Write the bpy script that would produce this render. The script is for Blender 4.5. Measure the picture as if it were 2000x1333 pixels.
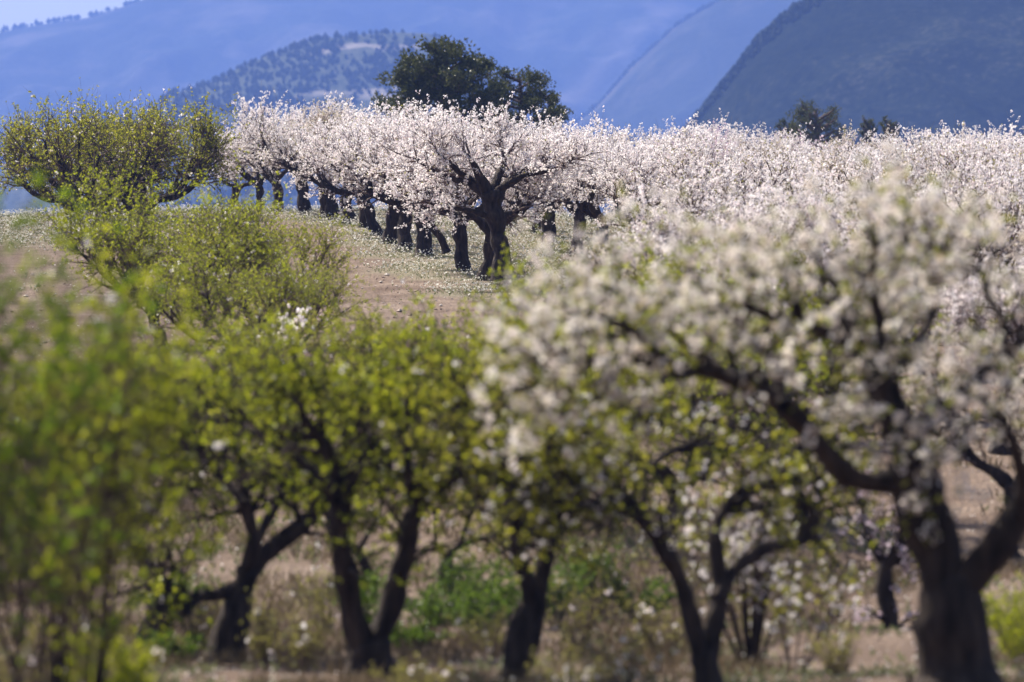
import bpy, math
import numpy as np
from mathutils import Vector

for o in list(bpy.data.objects):
    bpy.data.objects.remove(o)
scene = bpy.context.scene
COL = scene.collection
rad = math.radians

# ------------------------------------------------------------------ camera, sky, sun, exposure
LENS = 200.0
FPX = LENS / 36.0 * 2000.0            # focal length in pixels of the 2000 px wide photograph
cam_data = bpy.data.cameras.new('camera')
cam = bpy.data.objects.new('camera', cam_data)
COL.objects.link(cam)
cam.location = (0, 0, 0)
cam.rotation_euler = (rad(90), 0, 0)
cam_data.lens = LENS
cam_data.sensor_width = 36.0
cam_data.clip_start = 0.5
cam_data.clip_end = 60000
cam_data.dof.use_dof = True
cam_data.dof.focus_distance = 172.0
cam_data.dof.aperture_fstop = 1.95
scene.camera = cam

SUN_AZ = -44.0      # degrees from the view axis (+Y), negative is left
SUN_EL = 48.0
world = bpy.data.worlds.new('World')
scene.world = world
world.use_nodes = True
wn = world.node_tree.nodes
wl = world.node_tree.links
for n in list(wn):
    wn.remove(n)
sky = wn.new('ShaderNodeTexSky')
sky.sky_type = 'NISHITA'
sky.sun_disc = False
sky.sun_elevation = rad(SUN_EL)
sky.sun_rotation = rad(SUN_AZ)
sky.altitude = 400
sky.air_density = 1.0
sky.dust_density = 3.0
sky.ozone_density = 1.0
bg = wn.new('ShaderNodeBackground')
bg.inputs['Strength'].default_value = 0.072
wo = wn.new('ShaderNodeOutputWorld')
wl.new(sky.outputs[0], bg.inputs[0])
wl.new(bg.outputs[0], wo.inputs[0])

sd = bpy.data.lights.new('sun', 'SUN')
sd.energy = 5.0
sd.angle = rad(0.5)
sd.color = (1.0, 0.93, 0.82)
sun = bpy.data.objects.new('sun', sd)
COL.objects.link(sun)
sdir = Vector((math.sin(rad(SUN_AZ)) * math.cos(rad(SUN_EL)), math.cos(rad(SUN_AZ)) * math.cos(rad(SUN_EL)), math.sin(rad(SUN_EL))))
sun.rotation_euler = sdir.to_track_quat('Z', 'Y').to_euler()
sun.location = (-60, 120, 90)

scene.view_settings.view_transform = 'Standard'
scene.view_settings.look = 'None'
scene.view_settings.exposure = 1.15
scene.view_settings.gamma = 1.0
scene.view_settings.use_curve_mapping = False
cy = scene.cycles
cy.use_denoising = True
cy.max_bounces = 10
cy.diffuse_bounces = 6
cy.transmission_bounces = 6
cy.transparent_max_bounces = 4
cy.volume_bounces = 1
cy.glossy_bounces = 2
cy.caustics_reflective = False
cy.caustics_refractive = False
cy.sample_clamp_indirect = 4.0

HAZE_DENSITY = 1.08e-4
HAZE_COLOR = (0.22, 0.38, 1.0)

# ------------------------------------------------------------------ helpers
def link(o, parent=None):
    COL.objects.link(o)
    if parent is not None:
        o.parent = parent
    return o

def tag(o, label=None, category=None, group=None, kind=None):
    if label: o['label'] = label
    if category: o['category'] = category
    if group: o['group'] = group
    if kind: o['kind'] = kind
    return o

def empty(name, loc, label, category, group=None):
    o = bpy.data.objects.new(name, None)
    o.empty_display_size = 0.3
    o.location = loc
    COL.objects.link(o)
    return tag(o, label, category, group)

def make_mesh(name, verts, faces, mats, mat_idx=None, smooth=False):
    """faces: list of integer arrays (n,3) or (n,4)"""
    me = bpy.data.meshes.new(name)
    faces = [f for f in faces if len(f)]
    nv = len(verts)
    me.vertices.add(nv)
    me.vertices.foreach_set('co', np.asarray(verts, np.float32).ravel())
    loops = np.concatenate([f.ravel() for f in faces]).astype(np.int32)
    counts = np.concatenate([np.full(len(f), f.shape[1]) for f in faces]).astype(np.int32)
    starts = np.concatenate([[0], np.cumsum(counts)[:-1]]).astype(np.int32)
    me.loops.add(len(loops))
    me.loops.foreach_set('vertex_index', loops)
    me.polygons.add(len(counts))
    me.polygons.foreach_set('loop_start', starts)
    me.polygons.foreach_set('loop_total', counts)
    for m in mats:
        me.materials.append(m)
    if mat_idx is not None:
        me.polygons.foreach_set('material_index', np.asarray(mat_idx, np.int32))
    me.polygons.foreach_set('use_smooth', np.full(len(counts), smooth))
    me.update(calc_edges=True)
    me.validate()
    return me

def unit(v):
    return v / np.maximum(np.linalg.norm(v, axis=-1, keepdims=True), 1e-9)

def P(px, py, Y):
    """world point seen at a pixel of the 2000 px wide photograph at distance Y"""
    return np.array([(px - 1000) / FPX * Y, Y, (666.5 - py) / FPX * Y])

# value noise, vectorised
def _hash(ix, iy, seed):
    h = (ix.astype(np.int64) * 374761393 + iy.astype(np.int64) * 668265263 + seed * 974634777) & 0x7fffffff
    h = ((h ^ (h >> 13)) * 1274126177) & 0x7fffffff
    return ((h ^ (h >> 16)) & 0xffffff) / float(0xffffff)
def vnoise(x, y, seed=0):
    ix, iy = np.floor(x), np.floor(y)
    fx, fy = x - ix, y - iy
    fx, fy = fx * fx * (3 - 2 * fx), fy * fy * (3 - 2 * fy)
    a = _hash(ix, iy, seed); b = _hash(ix + 1, iy, seed); c = _hash(ix, iy + 1, seed); d = _hash(ix + 1, iy + 1, seed)
    return (a * (1 - fx) + b * fx) * (1 - fy) + (c * (1 - fx) + d * fx) * fy - 0.5
def fbm(x, y, seed=0, oct=4):
    s, a = 0, 1.0
    for i in range(oct):
        s = s + a * vnoise(x * 2 ** i, y * 2 ** i, seed + i * 17)
        a *= 0.5
    return s

# ------------------------------------------------------------------ materials
def new_mat(name):
    m = bpy.data.materials.new(name)
    m.use_nodes = True
    nt = m.node_tree
    for n in list(nt.nodes):
        nt.nodes.remove(n)
    return m, nt, nt.nodes, nt.links

def ramp(nodes, stops):
    r = nodes.new('ShaderNodeValToRGB')
    e = r.color_ramp.elements
    e[0].position, e[0].color = stops[0][0], (*stops[0][1], 1)
    e[1].position, e[1].color = stops[-1][0], (*stops[-1][1], 1)
    for p, c in stops[1:-1]:
        k = e.new(p); k.color = (*c, 1)
    return r

def foliage_mat(name, cols, translucent=0.5, tcols=None, rough=0.6, gloss=0.0):
    m, nt, N, L = new_mat(name)
    geo = N.new('ShaderNodeNewGeometry')
    r = ramp(N, cols)
    L.new(geo.outputs['Random Per Island'], r.inputs[0])
    d = N.new('ShaderNodeBsdfDiffuse'); L.new(r.outputs[0], d.inputs['Color'])
    t = N.new('ShaderNodeBsdfTranslucent')
    if tcols:
        r2 = ramp(N, tcols); L.new(geo.outputs['Random Per Island'], r2.inputs[0]); L.new(r2.outputs[0], t.inputs['Color'])
    else:
        L.new(r.outputs[0], t.inputs['Color'])
    mx = N.new('ShaderNodeMixShader'); mx.inputs[0].default_value = translucent
    L.new(d.outputs[0], mx.inputs[1]); L.new(t.outputs[0], mx.inputs[2])
    out = N.new('ShaderNodeOutputMaterial')
    if gloss > 0:
        g = N.new('ShaderNodeBsdfGlossy'); g.inputs['Roughness'].default_value = rough * 0.6
        g.inputs['Color'].default_value = (1, 1, 1, 1)
        m2 = N.new('ShaderNodeMixShader'); m2.inputs[0].default_value = gloss
        L.new(mx.outputs[0], m2.inputs[1]); L.new(g.outputs[0], m2.inputs[2]); L.new(m2.outputs[0], out.inputs[0])
    else:
        L.new(mx.outputs[0], out.inputs[0])
    return m

def bark_mat(name, c1, c2, scale=9.0, bump=0.6, dist=0.03):
    m, nt, N, L = new_mat(name)
    tc = N.new('ShaderNodeTexCoord')
    mp = N.new('ShaderNodeMapping'); mp.inputs['Scale'].default_value = (1, 1, 0.3)
    L.new(tc.outputs['Object'], mp.inputs[0])
    n = N.new('ShaderNodeTexNoise'); n.inputs['Scale'].default_value = scale; n.inputs['Detail'].default_value = 6
    L.new(mp.outputs[0], n.inputs['Vector'])
    r = ramp(N, [(0.3, c1), (0.58, c2), (0.8, tuple(min(1, v * 2.0) for v in c2))]); L.new(n.outputs[0], r.inputs[0])
    v = N.new('ShaderNodeTexVoronoi'); v.inputs['Scale'].default_value = scale * 2.2; L.new(mp.outputs[0], v.inputs['Vector'])
    add = N.new('ShaderNodeMath'); add.operation = 'ADD'; L.new(n.outputs[0], add.inputs[0]); L.new(v.outputs[0], add.inputs[1])
    b = N.new('ShaderNodeBump'); b.inputs['Strength'].default_value = bump; b.inputs['Distance'].default_value = dist
    L.new(add.outputs[0], b.inputs['Height'])
    p = N.new('ShaderNodeBsdfPrincipled'); p.inputs['Roughness'].default_value = 0.9
    p.inputs['Specular IOR Level'].default_value = 0.2
    L.new(r.outputs[0], p.inputs['Base Color']); L.new(b.outputs[0], p.inputs['Normal'])
    out = N.new('ShaderNodeOutputMaterial'); L.new(p.outputs[0], out.inputs[0])
    return m

M = {}
M['bark'] = bark_mat('almond_bark', (0.014, 0.010, 0.008), (0.045, 0.032, 0.025))
M['bark_pine'] = bark_mat('pine_bark', (0.06, 0.04, 0.03), (0.13, 0.09, 0.07), 5)
M['twig'] = bark_mat('almond_twig', (0.07, 0.05, 0.042), (0.16, 0.115, 0.10), 14, 0.1, 0.005)
M['dry_twig'] = bark_mat('dry_twig', (0.08, 0.058, 0.05), (0.17, 0.13, 0.11), 14, 0.1, 0.005)
M['petal'] = foliage_mat('almond_petal', [(0, (0.84, 0.76, 0.72)), (0.35, (0.91, 0.87, 0.86)), (0.7, (0.93, 0.90, 0.89)), (1, (0.80, 0.66, 0.68))], 0.5)
M['petal_front'] = foliage_mat('weathered_almond_petal', [(0, (0.62, 0.50, 0.36)), (0.25, (0.86, 0.80, 0.70)), (0.65, (0.93, 0.90, 0.86)), (1, (0.80, 0.68, 0.64))], 0.5)
M['petal_pink'] = foliage_mat('pink_almond_petal', [(0, (0.68, 0.50, 0.60)), (0.5, (0.80, 0.66, 0.72)), (1, (0.84, 0.76, 0.78))], 0.42)
M['petal_cream'] = foliage_mat('fading_almond_petal', [(0, (0.74, 0.66, 0.54)), (0.5, (0.82, 0.76, 0.70)), (1, (0.62, 0.50, 0.44))], 0.42)
GREEN = [(0, (0.07, 0.10, 0.012)), (0.4, (0.12, 0.155, 0.015)), (0.8, (0.17, 0.20, 0.022)), (1, (0.22, 0.22, 0.04))]
TGREEN = [(0, (0.19, 0.25, 0.010)), (0.4, (0.37, 0.42, 0.014)), (0.8, (0.55, 0.58, 0.02)), (1, (0.64, 0.62, 0.06))]
M['leaf'] = foliage_mat('almond_leaf', GREEN, 0.5, TGREEN, gloss=0.025)
M['leaf_olive'] = foliage_mat('olive_toned_leaf', [(0, (0.07, 0.085, 0.015)), (0.5, (0.12, 0.135, 0.02)), (1, (0.20, 0.18, 0.04))], 0.5,
                              [(0, (0.26, 0.30, 0.012)), (0.5, (0.46, 0.47, 0.02)), (1, (0.62, 0.56, 0.07))], gloss=0.025)
M['leaf_spring'] = foliage_mat('spring_leaf', [(0, (0.11, 0.13, 0.02)), (0.5, (0.17, 0.18, 0.03)), (1, (0.24, 0.20, 0.07))], 0.5,
                              [(0, (0.30, 0.38, 0.02)), (0.6, (0.46, 0.48, 0.05)), (1, (0.55, 0.46, 0.14))])
M['leaf_dark'] = foliage_mat('thicket_leaf', [(0, (0.045, 0.075, 0.012)), (0.5, (0.08, 0.115, 0.015)), (1, (0.13, 0.16, 0.02))], 0.45,
                             [(0, (0.10, 0.20, 0.010)), (0.6, (0.22, 0.34, 0.014)), (1, (0.42, 0.50, 0.03))], gloss=0.025)
M['leaf_young'] = foliage_mat('young_leaf', [(0, (0.16, 0.16, 0.04)), (0.5, (0.22, 0.20, 0.06)), (1, (0.28, 0.22, 0.10))], 0.5,
                              [(0, (0.34, 0.36, 0.05)), (1, (0.52, 0.46, 0.14))])
M['leaf_bush'] = foliage_mat('bush_leaf', [(0, (0.03, 0.055, 0.012)), (0.5, (0.06, 0.10, 0.018)), (1, (0.11, 0.15, 0.03))], 0.45,
                             [(0, (0.06, 0.12, 0.01)), (1, (0.22, 0.33, 0.03))], gloss=0.025)
M['needle'] = foliage_mat('pine_needle', [(0, (0.035, 0.046, 0.012)), (0.5, (0.068, 0.080, 0.018)), (1, (0.13, 0.13, 0.030))], 0.32, gloss=0.03)
M['herb'] = foliage_mat('herb_leaf', [(0, (0.10, 0.125, 0.05)), (0.5, (0.17, 0.185, 0.09)), (1, (0.26, 0.25, 0.14))], 0.4)
M['herb_flower'] = foliage_mat('herb_flower', [(0, (0.62, 0.60, 0.52)), (1, (0.82, 0.80, 0.74))], 0.4)
M['straw'] = foliage_mat('dry_grass', [(0, (0.11, 0.08, 0.05)), (0.5, (0.19, 0.145, 0.09)), (1, (0.29, 0.23, 0.15))], 0.35)

def soil_mat():
    m, nt, N, L = new_mat('orchard_soil')
    tc = N.new('ShaderNodeTexCoord')
    n1 = N.new('ShaderNodeTexNoise'); n1.inputs['Scale'].default_value = 0.45; n1.inputs['Detail'].default_value = 8
    n2 = N.new('ShaderNodeTexNoise'); n2.inputs['Scale'].default_value = 7.0; n2.inputs['Detail'].default_value = 8; n2.inputs['Roughness'].default_value = 0.7
    v = N.new('ShaderNodeTexVoronoi'); v.inputs['Scale'].default_value = 11
    for q in (n1, n2, v): L.new(tc.outputs['Object'], q.inputs['Vector'])
    r1 = ramp(N, [(0.3, (0.13, 0.090, 0.068)), (0.55, (0.205, 0.152, 0.118)), (0.75, (0.29, 0.225, 0.18))]); L.new(n1.outputs[0], r1.inputs[0])
    r2 = ramp(N, [(0.3, (0.5, 0.46, 0.43)), (0.52, (0.95, 0.93, 0.9)), (0.75, (1.35, 1.3, 1.25))]); L.new(n2.outputs[0], r2.inputs[0])
    mul = N.new('ShaderNodeMix'); mul.data_type = 'RGBA'; mul.blend_type = 'MULTIPLY'; mul.inputs[0].default_value = 0.8
    L.new(r1.outputs[0], mul.inputs[6]); L.new(r2.outputs[0], mul.inputs[7])
    at = N.new('ShaderNodeAttribute'); at.attribute_name = 'herb'
    r3 = ramp(N, [(0.35, (0.15, 0.145, 0.085)), (0.65, (0.28, 0.25, 0.175))]); L.new(n2.outputs[0], r3.inputs[0])
    mx = N.new('ShaderNodeMix'); mx.data_type = 'RGBA'
    sc = N.new('ShaderNodeMath'); sc.operation = 'MULTIPLY'; sc.inputs[1].default_value = 0.75; L.new(at.outputs['Fac'], sc.inputs[0])
    L.new(sc.outputs[0], mx.inputs[0]); L.new(mul.outputs[2], mx.inputs[6]); L.new(r3.outputs[0], mx.inputs[7])
    b = N.new('ShaderNodeBump'); b.inputs['Strength'].default_value = 0.9; b.inputs['Distance'].default_value = 0.07
    add = N.new('ShaderNodeMath'); add.operation = 'ADD'; L.new(n2.outputs[0], add.inputs[0]); L.new(v.outputs[0], add.inputs[1])
    L.new(add.outputs[0], b.inputs['Height'])
    p = N.new('ShaderNodeBsdfPrincipled'); p.inputs['Roughness'].default_value = 0.95; p.inputs['Specular IOR Level'].default_value = 0.1
    L.new(mx.outputs[2], p.inputs['Base Color']); L.new(b.outputs[0], p.inputs['Normal'])
    out = N.new('ShaderNodeOutputMaterial'); L.new(p.outputs[0], out.inputs[0])
    return m
M['soil'] = soil_mat()

def stone_mat():
    m, nt, N, L = new_mat('field_stone')
    geo = N.new('ShaderNodeNewGeometry')
    r = ramp(N, [(0, (0.16, 0.10, 0.075)), (0.6, (0.28, 0.20, 0.16)), (1, (0.50, 0.44, 0.38))]); L.new(geo.outputs['Random Per Island'], r.inputs[0])
    p = N.new('ShaderNodeBsdfPrincipled'); p.inputs['Roughness'].default_value = 0.9
    L.new(r.outputs[0], p.inputs['Base Color'])
    out = N.new('ShaderNodeOutputMaterial'); L.new(p.outputs[0], out.inputs[0])
    return m
M['stone'] = stone_mat()

def mountain_mat(name, dark, mid, light, rock_lit_lo, rock_lit_hi, sc=0.006):
    m, nt, N, L = new_mat(name)
    tc = N.new('ShaderNodeTexCoord')
    n1 = N.new('ShaderNodeTexNoise'); n1.inputs['Scale'].default_value = sc; n1.inputs['Detail'].default_value = 9; n1.inputs['Roughness'].default_value = 0.65
    n2 = N.new('ShaderNodeTexNoise'); n2.inputs['Scale'].default_value = sc * 22; n2.inputs['Detail'].default_value = 5
    L.new(tc.outputs['Object'], n1.inputs['Vector']); L.new(tc.outputs['Object'], n2.inputs['Vector'])
    at = N.new('ShaderNodeAttribute'); at.attribute_name = 'rock_lit'  # bare rock, plus the painted lit ridge and crest band
    r1 = ramp(N, [(0.35, dark), (0.65, mid)]); L.new(n2.outputs[0], r1.inputs[0])
    a = N.new('ShaderNodeMath'); a.operation = 'ADD'; L.new(n1.outputs[0], a.inputs[0]); L.new(at.outputs['Fac'], a.inputs[1])
    r2 = ramp(N, [(rock_lit_lo, (0, 0, 0)), (rock_lit_hi, (1, 1, 1))]); L.new(a.outputs[0], r2.inputs[0])
    mx = N.new('ShaderNodeMix'); mx.data_type = 'RGBA'; L.new(r2.outputs[0], mx.inputs[0]); L.new(r1.outputs[0], mx.inputs[6]); mx.inputs[7].default_value = (*light, 1)
    # closed pine forest on wooded slopes; its dark colour also carries the near spur's shade
    fo = N.new('ShaderNodeAttribute'); fo.attribute_name = 'wood_shade'
    n3 = N.new('ShaderNodeTexNoise'); n3.inputs['Scale'].default_value = 0.30; n3.inputs['Detail'].default_value = 4; n3.inputs['Roughness'].default_value = 0.7; L.new(tc.outputs['Object'], n3.inputs['Vector'])
    av = N.new('ShaderNodeMath'); av.operation = 'MULTIPLY_ADD'; av.inputs[1].default_value = 0.5; L.new(n1.outputs[0], av.inputs[0])
    hf_ = N.new('ShaderNodeMath'); hf_.operation = 'MULTIPLY'; hf_.inputs[1].default_value = 0.5; L.new(n3.outputs[0], hf_.inputs[0]); L.new(hf_.outputs[0], av.inputs[2])
    f2 = ramp(N, [(0.40, (0.004, 0.006, 0.004)), (0.52, (0.014, 0.018, 0.012)), (0.62, (0.050, 0.050, 0.036))]); L.new(av.outputs[0], f2.inputs[0])
    m3 = N.new('ShaderNodeMix'); m3.data_type = 'RGBA'; L.new(fo.outputs['Fac'], m3.inputs[0]); L.new(mx.outputs[2], m3.inputs[6]); L.new(f2.outputs[0], m3.inputs[7])
    d = N.new('ShaderNodeBsdfDiffuse'); L.new(m3.outputs[2], d.inputs[0])
    out = N.new('ShaderNodeOutputMaterial'); L.new(d.outputs[0], out.inputs[0])
    return m
M['mountain'] = mountain_mat('mountain_scrub', (0.028, 0.034, 0.024), (0.05, 0.056, 0.04), (0.19, 0.165, 0.145), 0.50, 0.86)
M['hill'] = mountain_mat('hill_scrub', (0.035, 0.045, 0.028), (0.085, 0.09, 0.06), (0.30, 0.26, 0.23), 0.58, 0.78, 0.01)
M['forest'] = foliage_mat('far_pine', [(0, (0.020, 0.026, 0.016)), (1, (0.034, 0.040, 0.025))], 0.08)

# ------------------------------------------------------------------ terrain
_py = np.array([-400, -10, 20, 35, 45, 61, 71, 85, 100, 120, 154, 200, 230, 246, 262, 290, 330, 420, 600, 1000, 1600, 20000], float)
_pz = np.array([-6, -2.0, -2.5, -3.0, -3.1, -3.45, -3.0, -2.1, -1.1, -0.03, 1.42, 3.93, 5.25, 5.55, 5.3, 4.2, 2.0, -2.0, -9, -22, -30, -30], float)
_yy = np.linspace(-400, 20000, 20401)
_zz = np.interp(_yy, _py, _pz)
_k = np.hanning(17); _k /= _k.sum()
_zs = np.convolve(np.pad(_zz, 8, mode='edge'), _k, mode='valid')
def row_x(Y):
    return -0.28 - (Y - 154) * 0.1066
def ground_z(x, Y):
    x = np.asarray(x, float); Y = np.asarray(Y, float)
    z = np.interp(Y, _yy, _zs)
    w = np.clip((Y - 130) / 60, 0, 1)
    z = z - w * np.clip(x + 2, 0, 40) * 0.062 * np.clip(1.0, 0, 1)
    z = z - w * np.clip(-x - 16, 0, 60) * 0.05
    far = np.clip((Y - 500) / 1500, 0, 1)
    z = z + fbm(x / 60, Y / 60, 3, 3) * 6 * far
    z = z + fbm(x / 4.0, Y / 4.0, 5, 3) * 0.11 + fbm(x / 0.9, Y / 0.9, 9, 2) * 0.05
    # wheel ruts along the track beside the blossoming row
    d = x - row_x(Y)
    rut = np.exp(-((d + 3.4) / 0.3) ** 2) + np.exp(-((d + 5.2) / 0.3) ** 2)
    z = z - 0.07 * rut * ((Y > 110) & (Y < 260))
    return z
def herb_mask(x, Y):
    d = x - row_x(Y)
    n = fbm(x / 2.2, Y / 3.5, 21, 3) * 1.6
    n2 = fbm(x / 0.8, Y / 1.0, 31, 2)
    right = np.clip((d + 2.3 + n) / 1.1, 0, 1)
    left = np.clip((-d - 6.5 + n) / 1.4, 0, 1) * np.clip((Y - 176) / 14, 0, 1)
    top = np.clip((Y - 205) / 20, 0, 1)
    m = np.maximum(np.maximum(right, left), top) * np.clip((Y - 146 + 8 * n) / 9, 0, 1)
    return np.clip(m * (0.8 + n2 * 0.8), 0, 1)

xs = np.concatenate([-np.geomspace(36, 12000, 34)[::-1], np.linspace(-34, 34, 137), np.geomspace(36, 12000, 34)])
ys = np.concatenate([-np.geomspace(12, 380, 8)[::-1], np.arange(-10, 40, 2.0), np.arange(40, 262, 0.55), np.geomspace(263, 9600, 56)])
GX, GY = np.meshgrid(xs, ys)
GZ = ground_z(GX, GY)
nx, ny = len(xs), len(ys)
idx = np.arange(nx * ny).reshape(ny, nx)
q = np.stack([idx[:-1, :-1], idx[:-1, 1:], idx[1:, 1:], idx[1:, :-1]], -1).reshape(-1, 4)
me = make_mesh('ground', np.stack([GX, GY, GZ], -1).reshape(-1, 3), [q], [M['soil']], smooth=True)
at = me.attributes.new('herb', 'FLOAT', 'POINT')
at.data.foreach_set('value', herb_mask(GX, GY).ravel().astype(np.float32))
tag(link(bpy.data.objects.new('ground', me)), kind='structure')

# ------------------------------------------------------------------ mountains
def heightfield(name, us, Ys, zfun, mat, rock_lit_fun):
    U, Yg = np.meshgrid(us, Ys)
    X = (U - 1000) / FPX * Yg
    Z = zfun(U, X, Yg)
    n_u, n_y = len(us), len(Ys)
    ii = np.arange(n_u * n_y).reshape(n_y, n_u)
    qq = np.stack([ii[:-1, :-1], ii[:-1, 1:], ii[1:, 1:], ii[1:, :-1]], -1).reshape(-1, 4)
    me = make_mesh(name, np.stack([X, Yg, Z], -1).reshape(-1, 3), [qq], [mat], smooth=True)
    a = me.attributes.new('rock_lit', 'FLOAT', 'POINT')
    a.data.foreach_set('value', rock_lit_fun(U, X, Yg, Z).ravel().astype(np.float32))
    a = me.attributes.new('wood_shade', 'FLOAT', 'POINT')
    wd = {'mountain': 0.35, 'mountain_spur': 1.15 if Ys[0] < 4000 else 0.45, 'hill': 0.0}[name]  # near spur highest: its shaded flank is painted as dark forest
    wv = np.clip(wd * (1 + (0.9 if name == 'mountain' else 0.35) * fbm(X / 90.0, Yg / 160.0, 99, 4)), 0, 1)
    a.data.foreach_set('value', wv.ravel().astype(np.float32))
    return tag(link(bpy.data.objects.new(name, me)), kind='structure')

def sstep(a, b, x):
    t = np.clip((x - a) / (b - a), 0, 1)
    return t * t * (3 - 2 * t)

def mountain_z(U, X, Y):
    y0 = 7000 + 260 * fbm(U / 260.0, Y / 900.0, 41, 3)
    crest_py = np.interp(U, [-4000, -1500, -400, 0, 80, 170, 250, 300, 420, 700, 1100, 1700, 3000, 6000],
                         [420, 260, 110, 66, 50, 36, 12, -6, -40, -70, -90, -110, -120, 40])
    crest_z = (666.5 - crest_py) / FPX * 8600 + 34
    t = np.clip((Y - y0) / (8600 - y0), 0, 1)
    z = crest_z * (1 - (1 - t) ** 1.6)
    up = z
    # gullies run down the slope
    g = np.abs(fbm(X / 190.0 + Y / 420.0, Y / 380.0, 51, 4))
    amp = np.clip(up / 60.0, 0, 1) * (0.35 + 0.65 * sstep(9600, 7600, Y))
    fade = np.clip((crest_z - z) / (0.25 * crest_z), 0, 1)
    g2 = np.abs(fbm(X / 420.0 - Y / 800.0, Y / 900.0 + X / 900.0, 57, 3))
    z = z - (70 * g + 110 * g2) * amp * fade + 16 * fbm(X / 45.0, Y / 45.0, 61, 3) * amp * (0.2 + 0.8 * fade)
    z = z - np.clip(Y - 8600, 0, None) * 0.30
    return z - 34

def mountain_rock_lit(U, X, Y, Z):
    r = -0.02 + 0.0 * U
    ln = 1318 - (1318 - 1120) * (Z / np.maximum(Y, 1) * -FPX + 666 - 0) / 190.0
    r = r + 0.12 * np.exp(-((U - ln) / 34.0) ** 2) * (U > 1000)  # lit ridge edge painted in as a pale diagonal streak
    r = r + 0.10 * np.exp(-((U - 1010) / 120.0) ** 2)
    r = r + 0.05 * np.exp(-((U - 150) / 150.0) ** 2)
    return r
us = np.unique(np.concatenate([np.linspace(-5500, -200, 50), np.linspace(-200, 1500, 190), np.linspace(1510, 7000, 50)]))
Ys = np.concatenate([np.linspace(6700, 8600, 120), np.linspace(8650, 9500, 10)])
heightfield('mountain', us, Ys, mountain_z, M['mountain'], mountain_rock_lit)

def hill_z(U, X, Y):
    crest_py = np.interp(U, [-600, 0, 200, 300, 330, 400, 470, 520, 560, 600, 660, 720, 780, 840, 872, 900, 960, 1050, 1300, 1900],
                         [560, 330, 240, 205, 180, 160, 128, 108, 98, 80, 72, 66, 64, 66, 80, 110, 170, 260, 420, 620])
    cz = (666.5 - crest_py) / FPX * 4300 + 34
    t = np.clip((Y - 3300) / 1000, 0, 1)
    z = cz * (0.15 * t + 0.85 * t ** 1.2)
    # a rock step just below the crest
    step = sstep(0.80, 0.86, t + 0.03 * fbm(X / 40.0, Y / 80.0, 77, 3)) * sstep(380, 620, U)
    z = z + step * 7 - sstep(0.5, 0.80, t) * sstep(380, 620, U) * 5
    z = z + 10 * fbm(X / 60.0, Y / 60.0, 71, 4) * np.clip(t * 4, 0, 1) * np.clip((1.02 - t) * 5, 0.12, 1)
    z = z - np.clip(Y - 4300, 0, None) * 0.42
    return z - 36
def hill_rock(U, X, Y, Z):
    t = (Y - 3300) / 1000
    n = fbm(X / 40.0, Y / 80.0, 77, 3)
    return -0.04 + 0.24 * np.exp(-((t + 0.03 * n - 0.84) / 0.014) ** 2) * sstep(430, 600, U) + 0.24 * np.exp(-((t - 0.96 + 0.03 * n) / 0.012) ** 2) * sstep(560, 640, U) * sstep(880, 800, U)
us2 = np.linspace(-600, 1900, 260)
Ys2 = np.concatenate([np.linspace(3290, 4350, 150), np.linspace(4380, 5100, 12)])
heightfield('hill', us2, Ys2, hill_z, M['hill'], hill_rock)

# two wooded spurs come down from the right, one in front of the other
def spur(Yb, Yc, us_, py_, seed, wooded):
    def zf(U, X, Y):
        cz = (666.5 - np.interp(U, us_, py_)) / FPX * Yc + 36
        cz = np.maximum(cz, 0)
        t = np.clip((Y - Yb) / (Yc - Yb), 0, 1)
        z = cz * (1 - (1 - t) ** 1.5)
        g = np.abs(fbm(X / (0.035 * Yc) + Y / (0.09 * Yc), Y / (0.06 * Yc), seed, 4))
        z = z - 0.012 * Yc * g * np.clip(t * 4, 0, 1) * np.clip((1.0 - t) * 3, 0.25, 1)
        z = z + 0.0011 * Yc * fbm(X / (0.008 * Yc), Y / (0.008 * Yc), seed + 3, 3) * np.clip(t * 4, 0, 1)
        return z - np.clip(Y - Yc, 0, None) * 0.35 - 38
    heightfield('mountain_spur', np.linspace(900, 3600, 170), np.concatenate([np.linspace(Yb - 10, Yc + 20, 80), np.linspace(Yc + 40, Yc * 1.25, 10)]), zf, M['mountain'],
                lambda U, X, Y, Z: -0.04 + 0.13 * np.exp(-((Y - Yc) / (0.03 * Yc)) ** 2) * (1 - wooded) + 0 * U)  # light band along the far spur's crest, painted as paler ground
    return zf
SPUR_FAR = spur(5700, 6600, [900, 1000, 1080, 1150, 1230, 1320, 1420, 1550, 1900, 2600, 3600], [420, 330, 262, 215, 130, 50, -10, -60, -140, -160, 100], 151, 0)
SPUR_NEAR = spur(2100, 2700, [900, 1180, 1280, 1350, 1420, 1485, 1560, 1640, 1850, 2300, 3000, 3600], [560, 420, 318, 236, 150, 70, 10, -40, -110, -160, -130, 100], 152, 1)

_phi = (1 + 5 ** 0.5) / 2
ICO_V = unit(np.array([(-1, _phi, 0), (1, _phi, 0), (-1, -_phi, 0), (1, -_phi, 0), (0, -1, _phi), (0, 1, _phi), (0, -1, -_phi), (0, 1, -_phi),
                       (_phi, 0, -1), (_phi, 0, 1), (-_phi, 0, -1), (-_phi, 0, 1)], float))
ICO_F = np.array([(0, 11, 5), (0, 5, 1), (0, 1, 7), (0, 7, 10), (0, 10, 11), (1, 5, 9), (5, 11, 4), (11, 10, 2), (10, 7, 6), (7, 1, 8),
                  (3, 9, 4), (3, 4, 2), (3, 2, 6), (3, 6, 8), (3, 8, 9), (4, 9, 5), (2, 4, 11), (6, 2, 10), (8, 6, 7), (9, 8, 1)])
OCT_V = np.array([(1, 0, 0), (-1, 0, 0), (0, 1, 0), (0, -1, 0), (0, 0, 1), (0, 0, -1)], float)
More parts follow.
